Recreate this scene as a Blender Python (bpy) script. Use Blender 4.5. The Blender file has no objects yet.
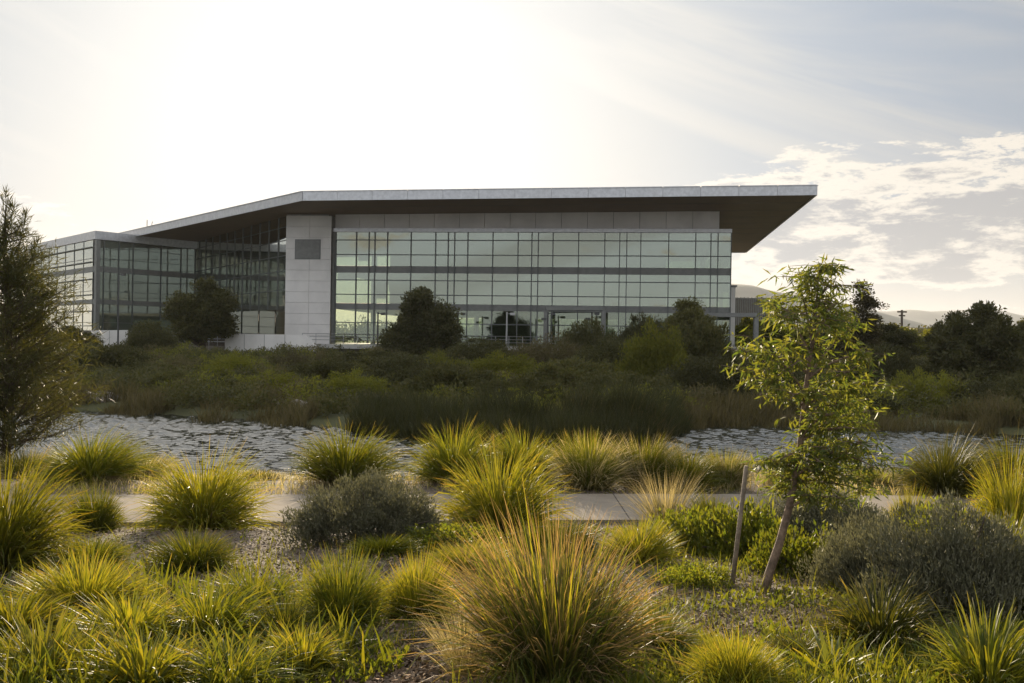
import bpy, math, random
import numpy as np
from mathutils import Vector, Matrix

random.seed(7)
RNG = np.random.default_rng(11)
S = bpy.context.scene
COL = S.collection
R = math.radians
E = 4.0                      # eye height above datum
ROLL = 0.9

# ------------------------------------------------------------------ camera
cd = bpy.data.cameras.new('camera')
cam = bpy.data.objects.new('camera', cd)
COL.objects.link(cam)
cam.location = (0, 0, E)
cam.rotation_euler = (R(90), R(-ROLL), 0)
cd.sensor_width = 36
cd.lens = 36 * 1000 / 1024
cd.clip_start = 0.1
cd.clip_end = 60000
S.camera = cam

# ------------------------------------------------------------------ light
SUN_AZ = R(-9.2)             # left of the view axis
SUN_EL = R(12.6)
sunv = Vector((math.sin(SUN_AZ) * math.cos(SUN_EL), math.cos(SUN_AZ) * math.cos(SUN_EL), math.sin(SUN_EL)))
sl = bpy.data.lights.new('sun', 'SUN')
sl.energy = 5.0
sl.angle = R(0.5)
sl.color = (1.0, 0.83, 0.60)
so = bpy.data.objects.new('sun', sl)
COL.objects.link(so)
so.rotation_euler = sunv.to_track_quat('Z', 'Y').to_euler()

S.view_settings.view_transform = 'Standard'
S.view_settings.look = 'None'
S.view_settings.exposure = 1.15
S.view_settings.gamma = 1.0
SKY_STR = 0.092


class NT:
    """small node-tree writer"""
    def __init__(self, nt):
        self.nt = nt
        nt.nodes.clear()

    def n(self, t, **k):
        nd = self.nt.nodes.new(t)
        for a, b in k.items():
            setattr(nd, a, b)
        return nd

    def link(self, a, b):
        self.nt.links.new(a, b)

    def val(self, sock, v):
        if hasattr(v, 'is_linked') or hasattr(v, 'links'):
            self.link(v, sock)
        else:
            sock.default_value = v

    def m(self, op, a, b=None, c=None, clamp=False):
        nd = self.n('ShaderNodeMath', operation=op, use_clamp=clamp)
        self.val(nd.inputs[0], a)
        if b is not None:
            self.val(nd.inputs[1], b)
        if c is not None:
            self.val(nd.inputs[2], c)
        return nd.outputs[0]

    def ss(self, x, lo, hi, a=0.0, b=1.0):
        nd = self.n('ShaderNodeMapRange', interpolation_type='SMOOTHSTEP')
        self.val(nd.inputs[0], x)
        for i, v in enumerate((lo, hi, a, b)):
            self.val(nd.inputs[i + 1], v)
        return nd.outputs[0]

    def mix(self, f, a, b, blend='MIX'):
        nd = self.n('ShaderNodeMix', data_type='RGBA', blend_type=blend)
        self.val(nd.inputs[0], f)
        for s_, v in ((nd.inputs[6], a), (nd.inputs[7], b)):
            if isinstance(v, (tuple, list)) and len(v) == 3:
                v = (*v, 1)
            self.val(s_, v)
        return nd.outputs[2]

    def noise(self, vec, scale, detail=4, rough=0.55, dist=0.0):
        nd = self.n('ShaderNodeTexNoise')
        if vec is not None:
            self.link(vec, nd.inputs['Vector'])
        nd.inputs['Scale'].default_value = scale
        nd.inputs['Detail'].default_value = detail
        nd.inputs['Roughness'].default_value = rough
        nd.inputs['Distortion'].default_value = dist
        return nd.outputs['Fac']

    def comb(self, x, y, z):
        nd = self.n('ShaderNodeCombineXYZ')
        for i, v in enumerate((x, y, z)):
            self.val(nd.inputs[i], v)
        return nd.outputs[0]


def build_world():
    w = bpy.data.worlds.new('World')
    S.world = w
    w.use_nodes = True
    t = NT(w.node_tree)
    out = t.n('ShaderNodeOutputWorld')
    sky = t.n('ShaderNodeTexSky', sky_type='NISHITA')
    sky.sun_disc = False
    sky.sun_elevation = SUN_EL
    sky.sun_rotation = SUN_AZ
    sky.air_density = 1.0
    sky.dust_density = 1.3
    sky.ozone_density = 1.0
    tc = t.n('ShaderNodeTexCoord')
    sep = t.n('ShaderNodeSeparateXYZ')
    t.link(tc.outputs['Generated'], sep.inputs[0])
    x, y, z = sep.outputs
    az = t.m('ARCTAN2', x, y)
    el = t.m('ARCSINE', z)
    # angle from the sun (radians, cheap)
    dp = t.n('ShaderNodeVectorMath', operation='DOT_PRODUCT')
    t.link(tc.outputs['Generated'], dp.inputs[0])
    dp.inputs[1].default_value = sunv
    ang = t.m('ARCCOSINE', t.m('MINIMUM', dp.outputs['Value'], 0.99999))
    # brightness of cloud lit from behind: strong near the sun
    an = t.m('DIVIDE', ang, 0.40)
    glow = t.m('POWER', 2.718, t.m('MULTIPLY', t.m('MULTIPLY', an, an), -1.0))
    # ---- thin high veil, densest round the sun, streaky to the right
    vst = t.comb(t.m('MULTIPLY', t.m('ADD', az, t.m('MULTIPLY', el, 1.3)), 2.0), t.m('MULTIPLY', t.m('SUBTRACT', el, t.m('MULTIPLY', az, -0.28)), 9.0), 0.3)
    n1 = t.noise(vst, 1.25, 5, 0.6, 0.6)
    veil = t.ss(n1, 0.44, 0.68)
    near = t.m('MULTIPLY', t.ss(ang, 0.55, 0.0), 0.35)
    veilf = t.m('MAXIMUM', t.m('MULTIPLY', veil, 0.7), near, clamp=True)
    hi = t.ss(el, 0.03, 0.16)
    veilf = t.m('MULTIPLY', veilf, t.m('ADD', t.m('MULTIPLY', hi, 0.6), 0.4))
    vs = t.m('ADD', t.m('MULTIPLY', glow, 3.2), 2.75)
    vcol = t.n('ShaderNodeVectorMath', operation='SCALE')
    vcol.inputs[0].default_value = (1.0, 0.965, 0.90)
    t.link(vs, vcol.inputs[3])
    hz = t.n('ShaderNodeVectorMath', operation='SCALE')
    hz.inputs[0].default_value = (0.80, 0.94, 1.14)
    # unseen sky overhead and behind the viewer brightened, slightly warm, as added fill
    lit = t.m('MAXIMUM', t.ss(y, 0.35, -0.2), t.ss(el, 0.36, 0.6))
    hv = t.m('ADD', t.m('MULTIPLY', glow, 3.1), 1.75)
    t.link(t.m('MULTIPLY', hv, t.m('ADD', t.m('MULTIPLY', lit, 1.9), 1.0)), hz.inputs[3])
    hcol = t.mix(lit, hz.outputs[0], (1.10, 1.0, 0.90), 'MULTIPLY')
    hcol = t.mix(t.ss(glow, 0.1, 0.7), hcol, t.mix(1.0, hcol, (1.18, 1.03, 0.86), 'MULTIPLY'))
    skyh = t.mix(t.ss(el, 0.02, 0.12, 0.85, 0.96), sky.outputs[0], hcol)
    c1 = t.mix(veilf, skyh, vcol.outputs[0])
    # ---- broken cumulus bank low on the right, some low on the left
    v2 = t.comb(t.m('MULTIPLY', az, 10.5), t.m('MULTIPLY', el, 36.0), 5.3)
    n2 = t.noise(v2, 1.0, 12, 0.68, 0.15)
    # a broad mask: bank between about 1 and 12 degrees, az > 11 degrees
    mz = t.m('MULTIPLY', t.ss(az, 0.02, 0.24), t.ss(el, 0.25, 0.135))
    mz = t.m('MULTIPLY', mz, t.ss(el, 0.028, 0.075))
    low = t.m('MULTIPLY', t.ss(el, 0.055, 0.035), t.ss(el, 0.012, 0.03))
    left = t.m('MULTIPLY', t.ss(az, -0.36, -0.42), t.m('MULTIPLY', t.ss(el, 0.16, 0.11), t.ss(el, 0.03, 0.09)))
    mz = t.m('ADD', mz, t.m('MULTIPLY', low, 0.55))
    mz = t.m('ADD', mz, t.m('MULTIPLY', left, 0.55), clamp=True)
    back = t.ss(y, 0.2, -0.1)
    mz = t.m('MAXIMUM', mz, t.m('MULTIPLY', back, t.ss(el, 0.5, 0.1, 0.0, 0.45)))
    d = t.m('ADD', n2, t.m('MULTIPLY', t.m('SUBTRACT', mz, 1.0), 0.42))
    alpha = t.ss(d, 0.36, 0.42)
    core = t.ss(d, 0.45, 0.56)
    cb = t.m('ADD', t.m('MULTIPLY', glow, 2.5), 4.1)
    bright = t.n('ShaderNodeVectorMath', operation='SCALE')
    bright.inputs[0].default_value = (1.0, 0.93, 0.82)
    t.link(cb, bright.inputs[3])
    gs = t.m('ADD', t.m('MULTIPLY', glow, 2.0), 2.0)
    grey = t.n('ShaderNodeVectorMath', operation='SCALE')
    grey.inputs[0].default_value = (0.94, 0.96, 1.0)
    t.link(gs, grey.inputs[3])
    ccol = t.mix(core, bright.outputs[0], grey.outputs[0])
    c2 = t.mix(alpha, c1, ccol)
    bg = t.n('ShaderNodeBackground')
    t.link(c2, bg.inputs[0])
    bg.inputs[1].default_value = SKY_STR
    t.link(bg.outputs[0], out.inputs[0])


build_world()


# ------------------------------------------------------------------ helpers
def ray(px, py):
    a, b = px - 512, 341.5 - py
    c, s = math.cos(R(ROLL)), math.sin(R(ROLL))
    return (a * c - b * s) / 1000, (a * s + b * c) / 1000


def at(px, py, Y):
    """point seen at pixel px,py at depth Y"""
    x, z = ray(px, py)
    return Vector((x * Y, Y, E + z * Y))


SH_X = [-200, -60, -30, -16.5, -9, -3.7, -1, 1.4, 4, 7.5, 11, 15.5, 17.8, 24, 40, 200]
SH_Y = [60, 52, 44, 40.2, 37, 33.2, 30.2, 29.6, 32, 38.6, 39.4, 38.6, 37, 33, 31, 40]


def shore(x):
    return np.interp(x, SH_X, SH_Y)


def pathc(x):
    return 14.0 + 0.045 * x + 0.35 * np.sin(x * 0.22 + 0.4)


WATER = 0.8


def vnoise(x, y, sc, seed=0):
    """cheap smooth value noise"""
    x = np.asarray(x, float) / sc
    y = np.asarray(y, float) / sc
    xi, yi = np.floor(x), np.floor(y)
    fx, fy = x - xi, y - yi
    fx, fy = fx * fx * (3 - 2 * fx), fy * fy * (3 - 2 * fy)

    def h(a, b):
        v = np.sin(a * 127.1 + b * 311.7 + seed * 74.7) * 43758.5453
        return v - np.floor(v)
    return (h(xi, yi) * (1 - fx) + h(xi + 1, yi) * fx) * (1 - fy) + (h(xi, yi + 1) * (1 - fx) + h(xi + 1, yi + 1) * fx) * fy - 0.5


def gz(x, y):
    x = np.asarray(x, float)
    y = np.asarray(y, float)
    pc = pathc(x)
    near = E - 1.357 - 0.0786 * np.clip(y, -10, 12.6)
    near = near + vnoise(x, y, 1.3, 1) * 0.10 + vnoise(x, y, 0.4, 2) * 0.03
    flat = E - 2.37
    f1 = np.clip((y - (pc - 2.2)) / 1.0, 0, 1)
    z = near * (1 - f1) + flat * f1
    # near bank down to the pond bed
    f2 = np.clip((y - (pc + 2.6)) / 7.0, 0, 1)
    f2 = f2 * f2 * (3 - 2 * f2)
    z = z * (1 - f2) + (WATER - 0.8) * f2
    # far bank
    ys = shore(x)
    r = y - ys
    r = r + vnoise(x, y, 6, 4) * 1.2
    f3 = np.clip((r + 2.0) / 4.5, 0, 1)
    bank = WATER - 0.8 + 1.1 * f3
    bank = bank + 1.1 * np.clip((r - 12) / 24, 0, 1) + vnoise(x, y, 9, 5) * 0.35 * f3
    z = np.where(r > -2.5, np.where(y > 24, bank, z), z)
    z = np.where(y > 120, z + vnoise(x, y, 60, 8) * 0.8, z)
    return z


def newmesh(name, V, polys_sizes, loops, mats=(), smooth=False, attr_t=None):
    me = bpy.data.meshes.new(name)
    V = np.asarray(V, np.float32).reshape(-1, 3)
    me.vertices.add(len(V))
    me.vertices.foreach_set('co', V.ravel())
    loops = np.asarray(loops, np.int32).ravel()
    ps = np.asarray(polys_sizes, np.int32)
    me.loops.add(len(loops))
    me.loops.foreach_set('vertex_index', loops)
    me.polygons.add(len(ps))
    st = np.zeros(len(ps), np.int32)
    st[1:] = np.cumsum(ps)[:-1]
    me.polygons.foreach_set('loop_start', st)
    try:
        me.polygons.foreach_set('loop_total', ps)
    except Exception:
        pass
    if smooth:
        me.polygons.foreach_set('use_smooth', np.ones(len(ps), bool))
    if attr_t is not None:
        a = me.attributes.new('t', 'FLOAT', 'POINT')
        a.data.foreach_set('value', np.asarray(attr_t, np.float32))
    for m in mats:
        me.materials.append(m)
    me.update(calc_edges=True)
    me.validate()
    return me


def link(name, me, parent=None, loc=None):
    o = bpy.data.objects.new(name, me)
    COL.objects.link(o)
    if parent is not None:
        o.parent = parent
    if loc is not None:
        o.location = loc
    return o


def thing(name, label, cat, loc=(0, 0, 0), rz=0.0, group=None):
    o = bpy.data.objects.new(name, None)
    o.empty_display_size = 0.2
    COL.objects.link(o)
    o.location = loc
    o.rotation_euler = (0, 0, rz)
    o['label'] = label
    o['category'] = cat
    if group:
        o['group'] = group
    return o


def tag(o, label, cat, group=None, kind=None):
    o['label'] = label
    o['category'] = cat
    if group:
        o['group'] = group
    if kind:
        o['kind'] = kind
    return o


class MB:
    """mesh collector in world coordinates"""
    def __init__(self):
        self.V, self.F = [], []

    def poly(self, pts):
        i = len(self.V)
        self.V += [tuple(p) for p in pts]
        self.F.append(list(range(i, i + len(pts))))

    def prism(self, base, top):
        """closed prism from two equal rings"""
        n = len(base)
        i = len(self.V)
        self.V += [tuple(p) for p in base] + [tuple(p) for p in top]
        self.F.append([i + k for k in reversed(range(n))])
        self.F.append([i + n + k for k in range(n)])
        for k in range(n):
            j = (k + 1) % n
            self.F.append([i + k, i + j, i + n + j, i + n + k])

    def box(self, o, ax, ay, az):
        """box from corner o with edge vectors"""
        o, ax, ay, az = map(Vector, (o, ax, ay, az))
        b = [o, o + ax, o + ax + ay, o + ay]
        self.prism(b, [p + az for p in b])

    def tube(self, pts, rad, n=7):
        pts = [Vector(p) for p in pts]
        if not hasattr(rad, '__len__'):
            rad = [rad] * len(pts)
        rings = []
        for k, p in enumerate(pts):
            d = (pts[min(k + 1, len(pts) - 1)] - pts[max(k - 1, 0)]).normalized()
            a = d.orthogonal().normalized() if k == 0 else (pa - d * pa.dot(d)).normalized()
            pa = a
            b = d.cross(a)
            i = len(self.V)
            for q in range(n):
                th = 2 * math.pi * q / n
                self.V.append(tuple(p + (a * math.cos(th) + b * math.sin(th)) * rad[k]))
            rings.append(i)
        for k in range(len(pts) - 1):
            i, j = rings[k], rings[k + 1]
            for q in range(n):
                r_ = (q + 1) % n
                self.F.append([i + q, i + r_, j + r_, j + q])
        self.F.append([rings[0] + q for q in reversed(range(n))])
        self.F.append([rings[-1] + q for q in range(n)])

    def build(self, name, mat, parent=None, smooth=False, local=False):
        me = bpy.data.meshes.new(name)
        V = self.V
        if parent is not None and not local:
            inv = parent.matrix_basis.inverted() if parent.parent is None else (parent.parent.matrix_basis @ parent.matrix_basis).inverted()
            V = [tuple(inv @ Vector(v)) for v in V]
        me.from_pydata(V, [], self.F)
        me.materials.append(mat)
        if smooth:
            for p in me.polygons:
                p.use_smooth = True
        o = link(name, me, parent)
        return o


# ------------------------------------------------------------------ materials
def newmat(name):
    m = bpy.data.materials.new(name)
    m.use_nodes = True
    t = NT(m.node_tree)
    out = t.n('ShaderNodeOutputMaterial')
    return m, t, out


def solid(name, c, rough=0.6, metal=0.0, var=0.12, scale=3.0, bump=0.0, bscale=30, spec=0.5):
    m, t, out = newmat(name)
    p = t.n('ShaderNodeBsdfPrincipled')
    tc = t.n('ShaderNodeTexCoord')
    n = t.noise(tc.outputs['Object'], scale, 6, 0.6)
    k = t.ss(n, 0.3, 0.7)
    col = t.mix(k, tuple(v * (1 - var) for v in c), tuple(min(1, v * (1 + var)) for v in c))
    t.link(col, p.inputs['Base Color'])
    p.inputs['Roughness'].default_value = rough
    p.inputs['Metallic'].default_value = metal
    p.inputs['Specular IOR Level'].default_value = spec
    if bump:
        b = t.n('ShaderNodeBump')
        b.inputs['Strength'].default_value = bump
        b.inputs['Distance'].default_value = 0.02
        t.link(t.noise(tc.outputs['Object'], bscale, 5, 0.6), b.inputs['Height'])
        t.link(b.outputs[0], p.inputs['Normal'])
    t.link(p.outputs[0], out.inputs[0])
    return m


def leafmat(name, c1, c2, tip=None, tipstart=0.75, base=None, trans=0.5, tboost=(1.5, 1.5, 0.8), rough=0.55, spec=0.25, objvar=0.25):
    m, t, out = newmat(name)
    geo = t.n('ShaderNodeNewGeometry')
    rnd = geo.outputs['Random Per Island']
    col = t.mix(rnd, c1, c2)
    oi = t.n('ShaderNodeObjectInfo')
    br = t.ss(oi.outputs['Random'], 0.0, 1.0, 1 - objvar, 1 + objvar)
    if tip is not None or base is not None:
        at_ = t.n('ShaderNodeAttribute', attribute_name='t')
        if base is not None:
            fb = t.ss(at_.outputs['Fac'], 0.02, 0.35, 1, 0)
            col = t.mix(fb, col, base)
        if tip is not None:
            r2 = t.m('FRACT', t.m('MULTIPLY', rnd, 7.31))
            th = t.m('ADD', t.m('MULTIPLY', r2, 0.5), tipstart)
            ft = t.ss(at_.outputs['Fac'], t.m('SUBTRACT', th, 0.12), t.m('ADD', th, 0.1))
            col = t.mix(ft, col, tip)
    vm = t.n('ShaderNodeVectorMath', operation='SCALE')
    t.link(col, vm.inputs[0])
    t.link(br, vm.inputs[3])
    col = vm.outputs[0]
    p = t.n('ShaderNodeBsdfPrincipled')
    t.link(col, p.inputs['Base Color'])
    p.inputs['Roughness'].default_value = rough
    p.inputs['Specular IOR Level'].default_value = spec
    tr = t.n('ShaderNodeBsdfTranslucent')
    v2 = t.n('ShaderNodeVectorMath', operation='MULTIPLY')
    t.link(col, v2.inputs[0])
    v2.inputs[1].default_value = tboost
    t.link(v2.outputs[0], tr.inputs[0])
    mx = t.n('ShaderNodeMixShader')
    mx.inputs[0].default_value = trans
    t.link(p.outputs[0], mx.inputs[1])
    t.link(tr.outputs[0], mx.inputs[2])
    t.link(mx.outputs[0], out.inputs[0])
    return m


def glassmat(name, tint, refl=0.35, rcol=(0.8, 0.95, 0.88), rough=0.02):
    m, t, out = newmat(name)
    tr = t.n('ShaderNodeBsdfTransparent')
    tr.inputs[0].default_value = (*tint, 1)
    gl = t.n('ShaderNodeBsdfGlossy')
    gl.inputs[0].default_value = (*rcol, 1)
    gl.inputs['Roughness'].default_value = rough
    geo = t.n('ShaderNodeTexCoord')
    b = t.n('ShaderNodeBump')
    b.inputs['Strength'].default_value = 0.05
    b.inputs['Distance'].default_value = 0.05
    t.link(t.noise(geo.outputs['Object'], 0.6, 2, 0.5), b.inputs['Height'])
    t.link(b.outputs[0], gl.inputs['Normal'])
    lw = t.n('ShaderNodeLayerWeight')
    lw.inputs[0].default_value = 0.3
    f = t.m('ADD', t.m('MULTIPLY', lw.outputs['Fresnel'], 0.6), refl, clamp=True)
    mx = t.n('ShaderNodeMixShader')
    t.link(f, mx.inputs[0])
    t.link(tr.outputs[0], mx.inputs[1])
    t.link(gl.outputs[0], mx.inputs[2])
    t.link(mx.outputs[0], out.inputs[0])
    return m


M = {}
M['glass'] = glassmat('green_glass', (0.38, 0.46, 0.39), 0.26, (0.86, 0.88, 0.76))
M['glass_clear'] = glassmat('clear_glass', (0.60, 0.67, 0.58), 0.14, (0.86, 0.88, 0.76))
def solidglass(name, c, refl):
    m, t, out = newmat(name)
    p = t.n('ShaderNodeBsdfPrincipled')
    tc = t.n('ShaderNodeTexCoord')
    oi = t.n('ShaderNodeObjectInfo')
    k = t.ss(oi.outputs['Random'], 0, 1, 0.55, 1.5)
    v = t.n('ShaderNodeVectorMath', operation='SCALE')
    v.inputs[0].default_value = c
    t.link(k, v.inputs[3])
    t.link(v.outputs[0], p.inputs['Base Color'])
    p.inputs['Roughness'].default_value = 0.6
    gl = t.n('ShaderNodeBsdfGlossy')
    gl.inputs[0].default_value = (0.85, 0.93, 0.84, 1)
    gl.inputs['Roughness'].default_value = 0.015
    b = t.n('ShaderNodeBump')
    b.inputs['Strength'].default_value = 0.12
    b.inputs['Distance'].default_value = 0.06
    t.link(t.noise(tc.outputs['Object'], 0.5, 2, 0.5), b.inputs['Height'])
    t.link(b.outputs[0], gl.inputs['Normal'])
    mx = t.n('ShaderNodeMixShader')
    mx.inputs[0].default_value = refl
    t.link(p.outputs[0], mx.inputs[1])
    t.link(gl.outputs[0], mx.inputs[2])
    t.link(mx.outputs[0], out.inputs[0])
    return m


M['glass_mirror'] = glassmat('mirror_glass', (0.22, 0.25, 0.2), 0.62, (0.9, 0.92, 0.85))
M['glass_dark'] = solidglass('dark_glass', (0.07, 0.08, 0.06), 0.17)
M['mullion'] = solid('grey_mullion', (0.11, 0.118, 0.115), 0.45, 0.2)
M['spandrel'] = solid('spandrel', (0.17, 0.17, 0.16), 0.5)
M['alu'] = solid('aluminium', (0.50, 0.50, 0.51), 0.35, 0.5)
M['panel'] = solid('pale_panel', (0.68, 0.65, 0.62), 0.5, var=0.10, scale=0.35)
M['soffit'] = solid('soffit', (0.15, 0.082, 0.03), 0.6, var=0.08, scale=0.5)
M['roof'] = solid('roof', (0.3, 0.3, 0.3), 0.6)
M['concrete'] = solid('concrete', (0.40, 0.385, 0.36), 0.85, var=0.2, scale=1.5, bump=0.2)
M['darkwall'] = solid('dark_wall', (0.13, 0.11, 0.085), 0.8, var=0.2)
M['slab'] = solid('floor_slab', (0.30, 0.31, 0.29), 0.8)
M['int'] = solid('interior_wall', (0.30, 0.34, 0.30), 0.8, var=0.25, scale=0.12)
M['steel'] = solid('steel', (0.35, 0.35, 0.35), 0.35, 0.7)
M['darksteel'] = solid('dark_steel', (0.06, 0.06, 0.06), 0.4, 0.3)
M['brown'] = solid('brown_cladding', (0.10, 0.07, 0.05), 0.8, var=0.3, scale=1.0)
M['bark'] = solid('bark', (0.17, 0.115, 0.075), 0.85, var=0.45, scale=18, bump=0.8, bscale=45)
M['darkbark'] = solid('dark_bark', (0.07, 0.05, 0.035), 0.9, var=0.4, scale=14, bump=0.8, bscale=40)
M['stake'] = solid('weathered_timber', (0.21, 0.165, 0.12), 0.85, var=0.35, scale=12, bump=0.6, bscale=60)
M['rock'] = solid('rock', (0.25, 0.215, 0.175), 0.9, var=0.35, scale=3, bump=0.8, bscale=9)
M['chip'] = solid('wood_chip', (0.19, 0.135, 0.09), 0.9, var=0.5, scale=9)

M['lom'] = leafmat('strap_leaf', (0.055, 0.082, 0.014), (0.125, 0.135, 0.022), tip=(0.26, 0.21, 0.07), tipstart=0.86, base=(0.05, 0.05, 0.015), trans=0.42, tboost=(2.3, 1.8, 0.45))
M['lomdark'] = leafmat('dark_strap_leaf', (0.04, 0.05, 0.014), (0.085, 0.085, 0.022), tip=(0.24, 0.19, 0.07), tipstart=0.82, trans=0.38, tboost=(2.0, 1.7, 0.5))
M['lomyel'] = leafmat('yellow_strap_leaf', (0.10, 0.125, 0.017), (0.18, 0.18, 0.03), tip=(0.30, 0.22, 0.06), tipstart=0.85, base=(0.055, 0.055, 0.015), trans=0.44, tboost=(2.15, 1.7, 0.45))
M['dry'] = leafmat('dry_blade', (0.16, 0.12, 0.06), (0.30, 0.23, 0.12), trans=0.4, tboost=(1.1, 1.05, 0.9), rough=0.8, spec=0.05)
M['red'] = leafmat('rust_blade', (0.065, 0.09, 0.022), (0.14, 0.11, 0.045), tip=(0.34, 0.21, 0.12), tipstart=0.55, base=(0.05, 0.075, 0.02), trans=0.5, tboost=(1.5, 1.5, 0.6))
M['fine'] = leafmat('fine_blade', (0.16, 0.15, 0.055), (0.30, 0.25, 0.12), tip=(0.45, 0.37, 0.22), tipstart=0.4, trans=0.5, tboost=(1.4, 1.3, 0.8))
M['west'] = leafmat('grey_leaf', (0.10, 0.10, 0.06), (0.18, 0.17, 0.11), trans=0.28, tboost=(1.3, 1.3, 0.9))
M['cover'] = leafmat('cover_leaf', (0.075, 0.095, 0.018), (0.14, 0.13, 0.025), trans=0.5, tboost=(1.9, 1.9, 0.5))
M['euc'] = leafmat('gum_leaf', (0.065, 0.095, 0.025), (0.14, 0.135, 0.035), trans=0.5, tboost=(1.8, 1.7, 0.6), rough=0.55, spec=0.25)
M['oak'] = leafmat('needle', (0.05, 0.062, 0.02), (0.10, 0.095, 0.035), trans=0.4, tboost=(1.6, 1.4, 0.6))
M['bush'] = leafmat('bush_leaf', (0.06, 0.065, 0.024), (0.11, 0.10, 0.036), trans=0.35, tboost=(1.5, 1.4, 0.6))
M['bushdark'] = leafmat('dark_bush_leaf', (0.05, 0.052, 0.022), (0.09, 0.082, 0.032), trans=0.35)
M['bushyel'] = leafmat('yellow_bush_leaf', (0.11, 0.125, 0.025), (0.19, 0.18, 0.04), trans=0.5, tboost=(1.7, 1.6, 0.5))
M['bushbrown'] = leafmat('brown_bush_leaf', (0.085, 0.07, 0.035), (0.12, 0.10, 0.045), trans=0.3)
M['reed'] = leafmat('reed_blade', (0.065, 0.056, 0.025), (0.13, 0.10, 0.045), trans=0.35)
M['reeddark'] = leafmat('dark_reed_blade', (0.045, 0.05, 0.018), (0.085, 0.08, 0.028), trans=0.35)
M['redflower'] = leafmat('red_leaf', (0.22, 0.05, 0.02), (0.33, 0.12, 0.04), trans=0.5, tboost=(1.3, 1.1, 0.8))


def groundmat():
    m, t, out = newmat('garden_soil')
    p = t.n('ShaderNodeBsdfPrincipled')
    tc = t.n('ShaderNodeTexCoord')
    v = tc.outputs['Object']
    a = t.noise(v, 0.9, 5, 0.6)
    b = t.noise(v, 34, 5, 0.7)
    vo = t.n('ShaderNodeTexVoronoi')
    vo.inputs['Scale'].default_value = 42
    t.link(v, vo.inputs['Vector'])
    bark = t.mix(t.ss(b, 0.35, 0.68), (0.06, 0.042, 0.028), (0.23, 0.175, 0.125))
    bark = t.mix(t.ss(vo.outputs['Distance'], 0.12, 0.0, 0, 0.5), bark, (0.36, 0.30, 0.24))
    grass = t.mix(t.ss(b, 0.3, 0.7), (0.045, 0.05, 0.016), (0.10, 0.095, 0.03))
    sep = t.n('ShaderNodeSeparateXYZ')
    t.link(v, sep.inputs[0])
    far = t.ss(sep.outputs[1], 22, 30)
    patch = t.ss(a, 0.5, 0.62, 0, 0.7)
    f = t.m('MAXIMUM', far, patch)
    col = t.mix(f, bark, grass)
    t.link(col, p.inputs['Base Color'])
    p.inputs['Roughness'].default_value = 0.95
    bm = t.n('ShaderNodeBump')
    bm.inputs['Strength'].default_value = 0.9
    bm.inputs['Distance'].default_value = 0.03
    t.link(t.m('ADD', b, t.m('MULTIPLY', vo.outputs['Distance'], -0.6)), bm.inputs['Height'])
    t.link(bm.outputs[0], p.inputs['Normal'])
    t.link(p.outputs[0], out.inputs[0])
    return m


def pathmat():
    m, t, out = newmat('path_concrete')
    p = t.n('ShaderNodeBsdfPrincipled')
    tc = t.n('ShaderNodeTexCoord')
    v = tc.outputs['Object']
    a = t.noise(v, 1.1, 6, 0.65)
    b = t.noise(v, 60, 3, 0.7)
    col = t.mix(t.ss(a, 0.3, 0.7), (0.20, 0.165, 0.125), (0.29, 0.245, 0.19))
    col = t.mix(t.ss(b, 0.4, 0.65, 0, 0.4), col, (0.2, 0.17, 0.14))
    sep = t.n('ShaderNodeSeparateXYZ')
    t.link(v, sep.inputs[0])
    fr = t.m('ABSOLUTE', t.m('SUBTRACT', t.m('FRACT', t.m('MULTIPLY', sep.outputs[0], 1 / 3.2)), 0.5))
    j = t.ss(fr, 0.004, 0.002)
    col = t.mix(j, col, (0.08, 0.07, 0.06))
    t.link(col, p.inputs['Base Color'])
    p.inputs['Roughness'].default_value = 1.0
    p.inputs['Specular IOR Level'].default_value = 0.1
    bm = t.n('ShaderNodeBump')
    bm.inputs['Strength'].default_value = 0.25
    bm.inputs['Distance'].default_value = 0.01
    t.link(b, bm.inputs['Height'])
    t.link(bm.outputs[0], p.inputs['Normal'])
    t.link(p.outputs[0], out.inputs[0])
    return m


def watermat():
    m, t, out = newmat('pond_water')
    p = t.n('ShaderNodeBsdfPrincipled')
    p.inputs['Base Color'].default_value = (0.02, 0.022, 0.014, 1)
    p.inputs['Roughness'].default_value = 0.08
    p.inputs['IOR'].default_value = 1.333
    p.inputs['Specular IOR Level'].default_value = 0.5
    tc = t.n('ShaderNodeTexCoord')
    mp = t.n('ShaderNodeMapping')
    mp.inputs['Scale'].default_value = (1.5, 0.8, 1)
    mp.inputs['Rotation'].default_value = (0, 0, 0.25)
    t.link(tc.outputs['Object'], mp.inputs[0])
    v = mp.outputs[0]
    a = t.noise(v, 1.7, 3, 0.6, 0.5)
    b = t.noise(v, 6.5, 2, 0.5)
    h = t.m('ADD', a, t.m('MULTIPLY', b, 0.35))
    bm = t.n('ShaderNodeBump')
    bm.inputs['Strength'].default_value = 1.0
    bm.inputs['Distance'].default_value = 0.045
    t.link(t.ss(t.noise(tc.outputs['Object'], 0.16, 3, 0.6), 0.35, 0.6, 0.6, 1.0), bm.inputs['Strength'])
    t.link(h, bm.inputs['Height'])
    t.link(bm.outputs[0], p.inputs['Normal'])
    t.link(p.outputs[0], out.inputs[0])
    return m


# ------------------------------------------------------------------ ground, path, water, hills
def graded(lo, hi, fine, near, growth=1.12):
    """symmetric graded coordinates"""
    out = [0.0]
    st = fine
    while out[-1] < hi:
        if out[-1] > near:
            st *= growth
        out.append(out[-1] + st)
    pos = np.array(out)
    out = [0.0]
    st = fine
    while out[-1] < -lo:
        if out[-1] > near:
            st *= growth
        out.append(out[-1] + st)
    neg = -np.array(out[1:])[::-1]
    return np.concatenate([neg, pos])


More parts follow.
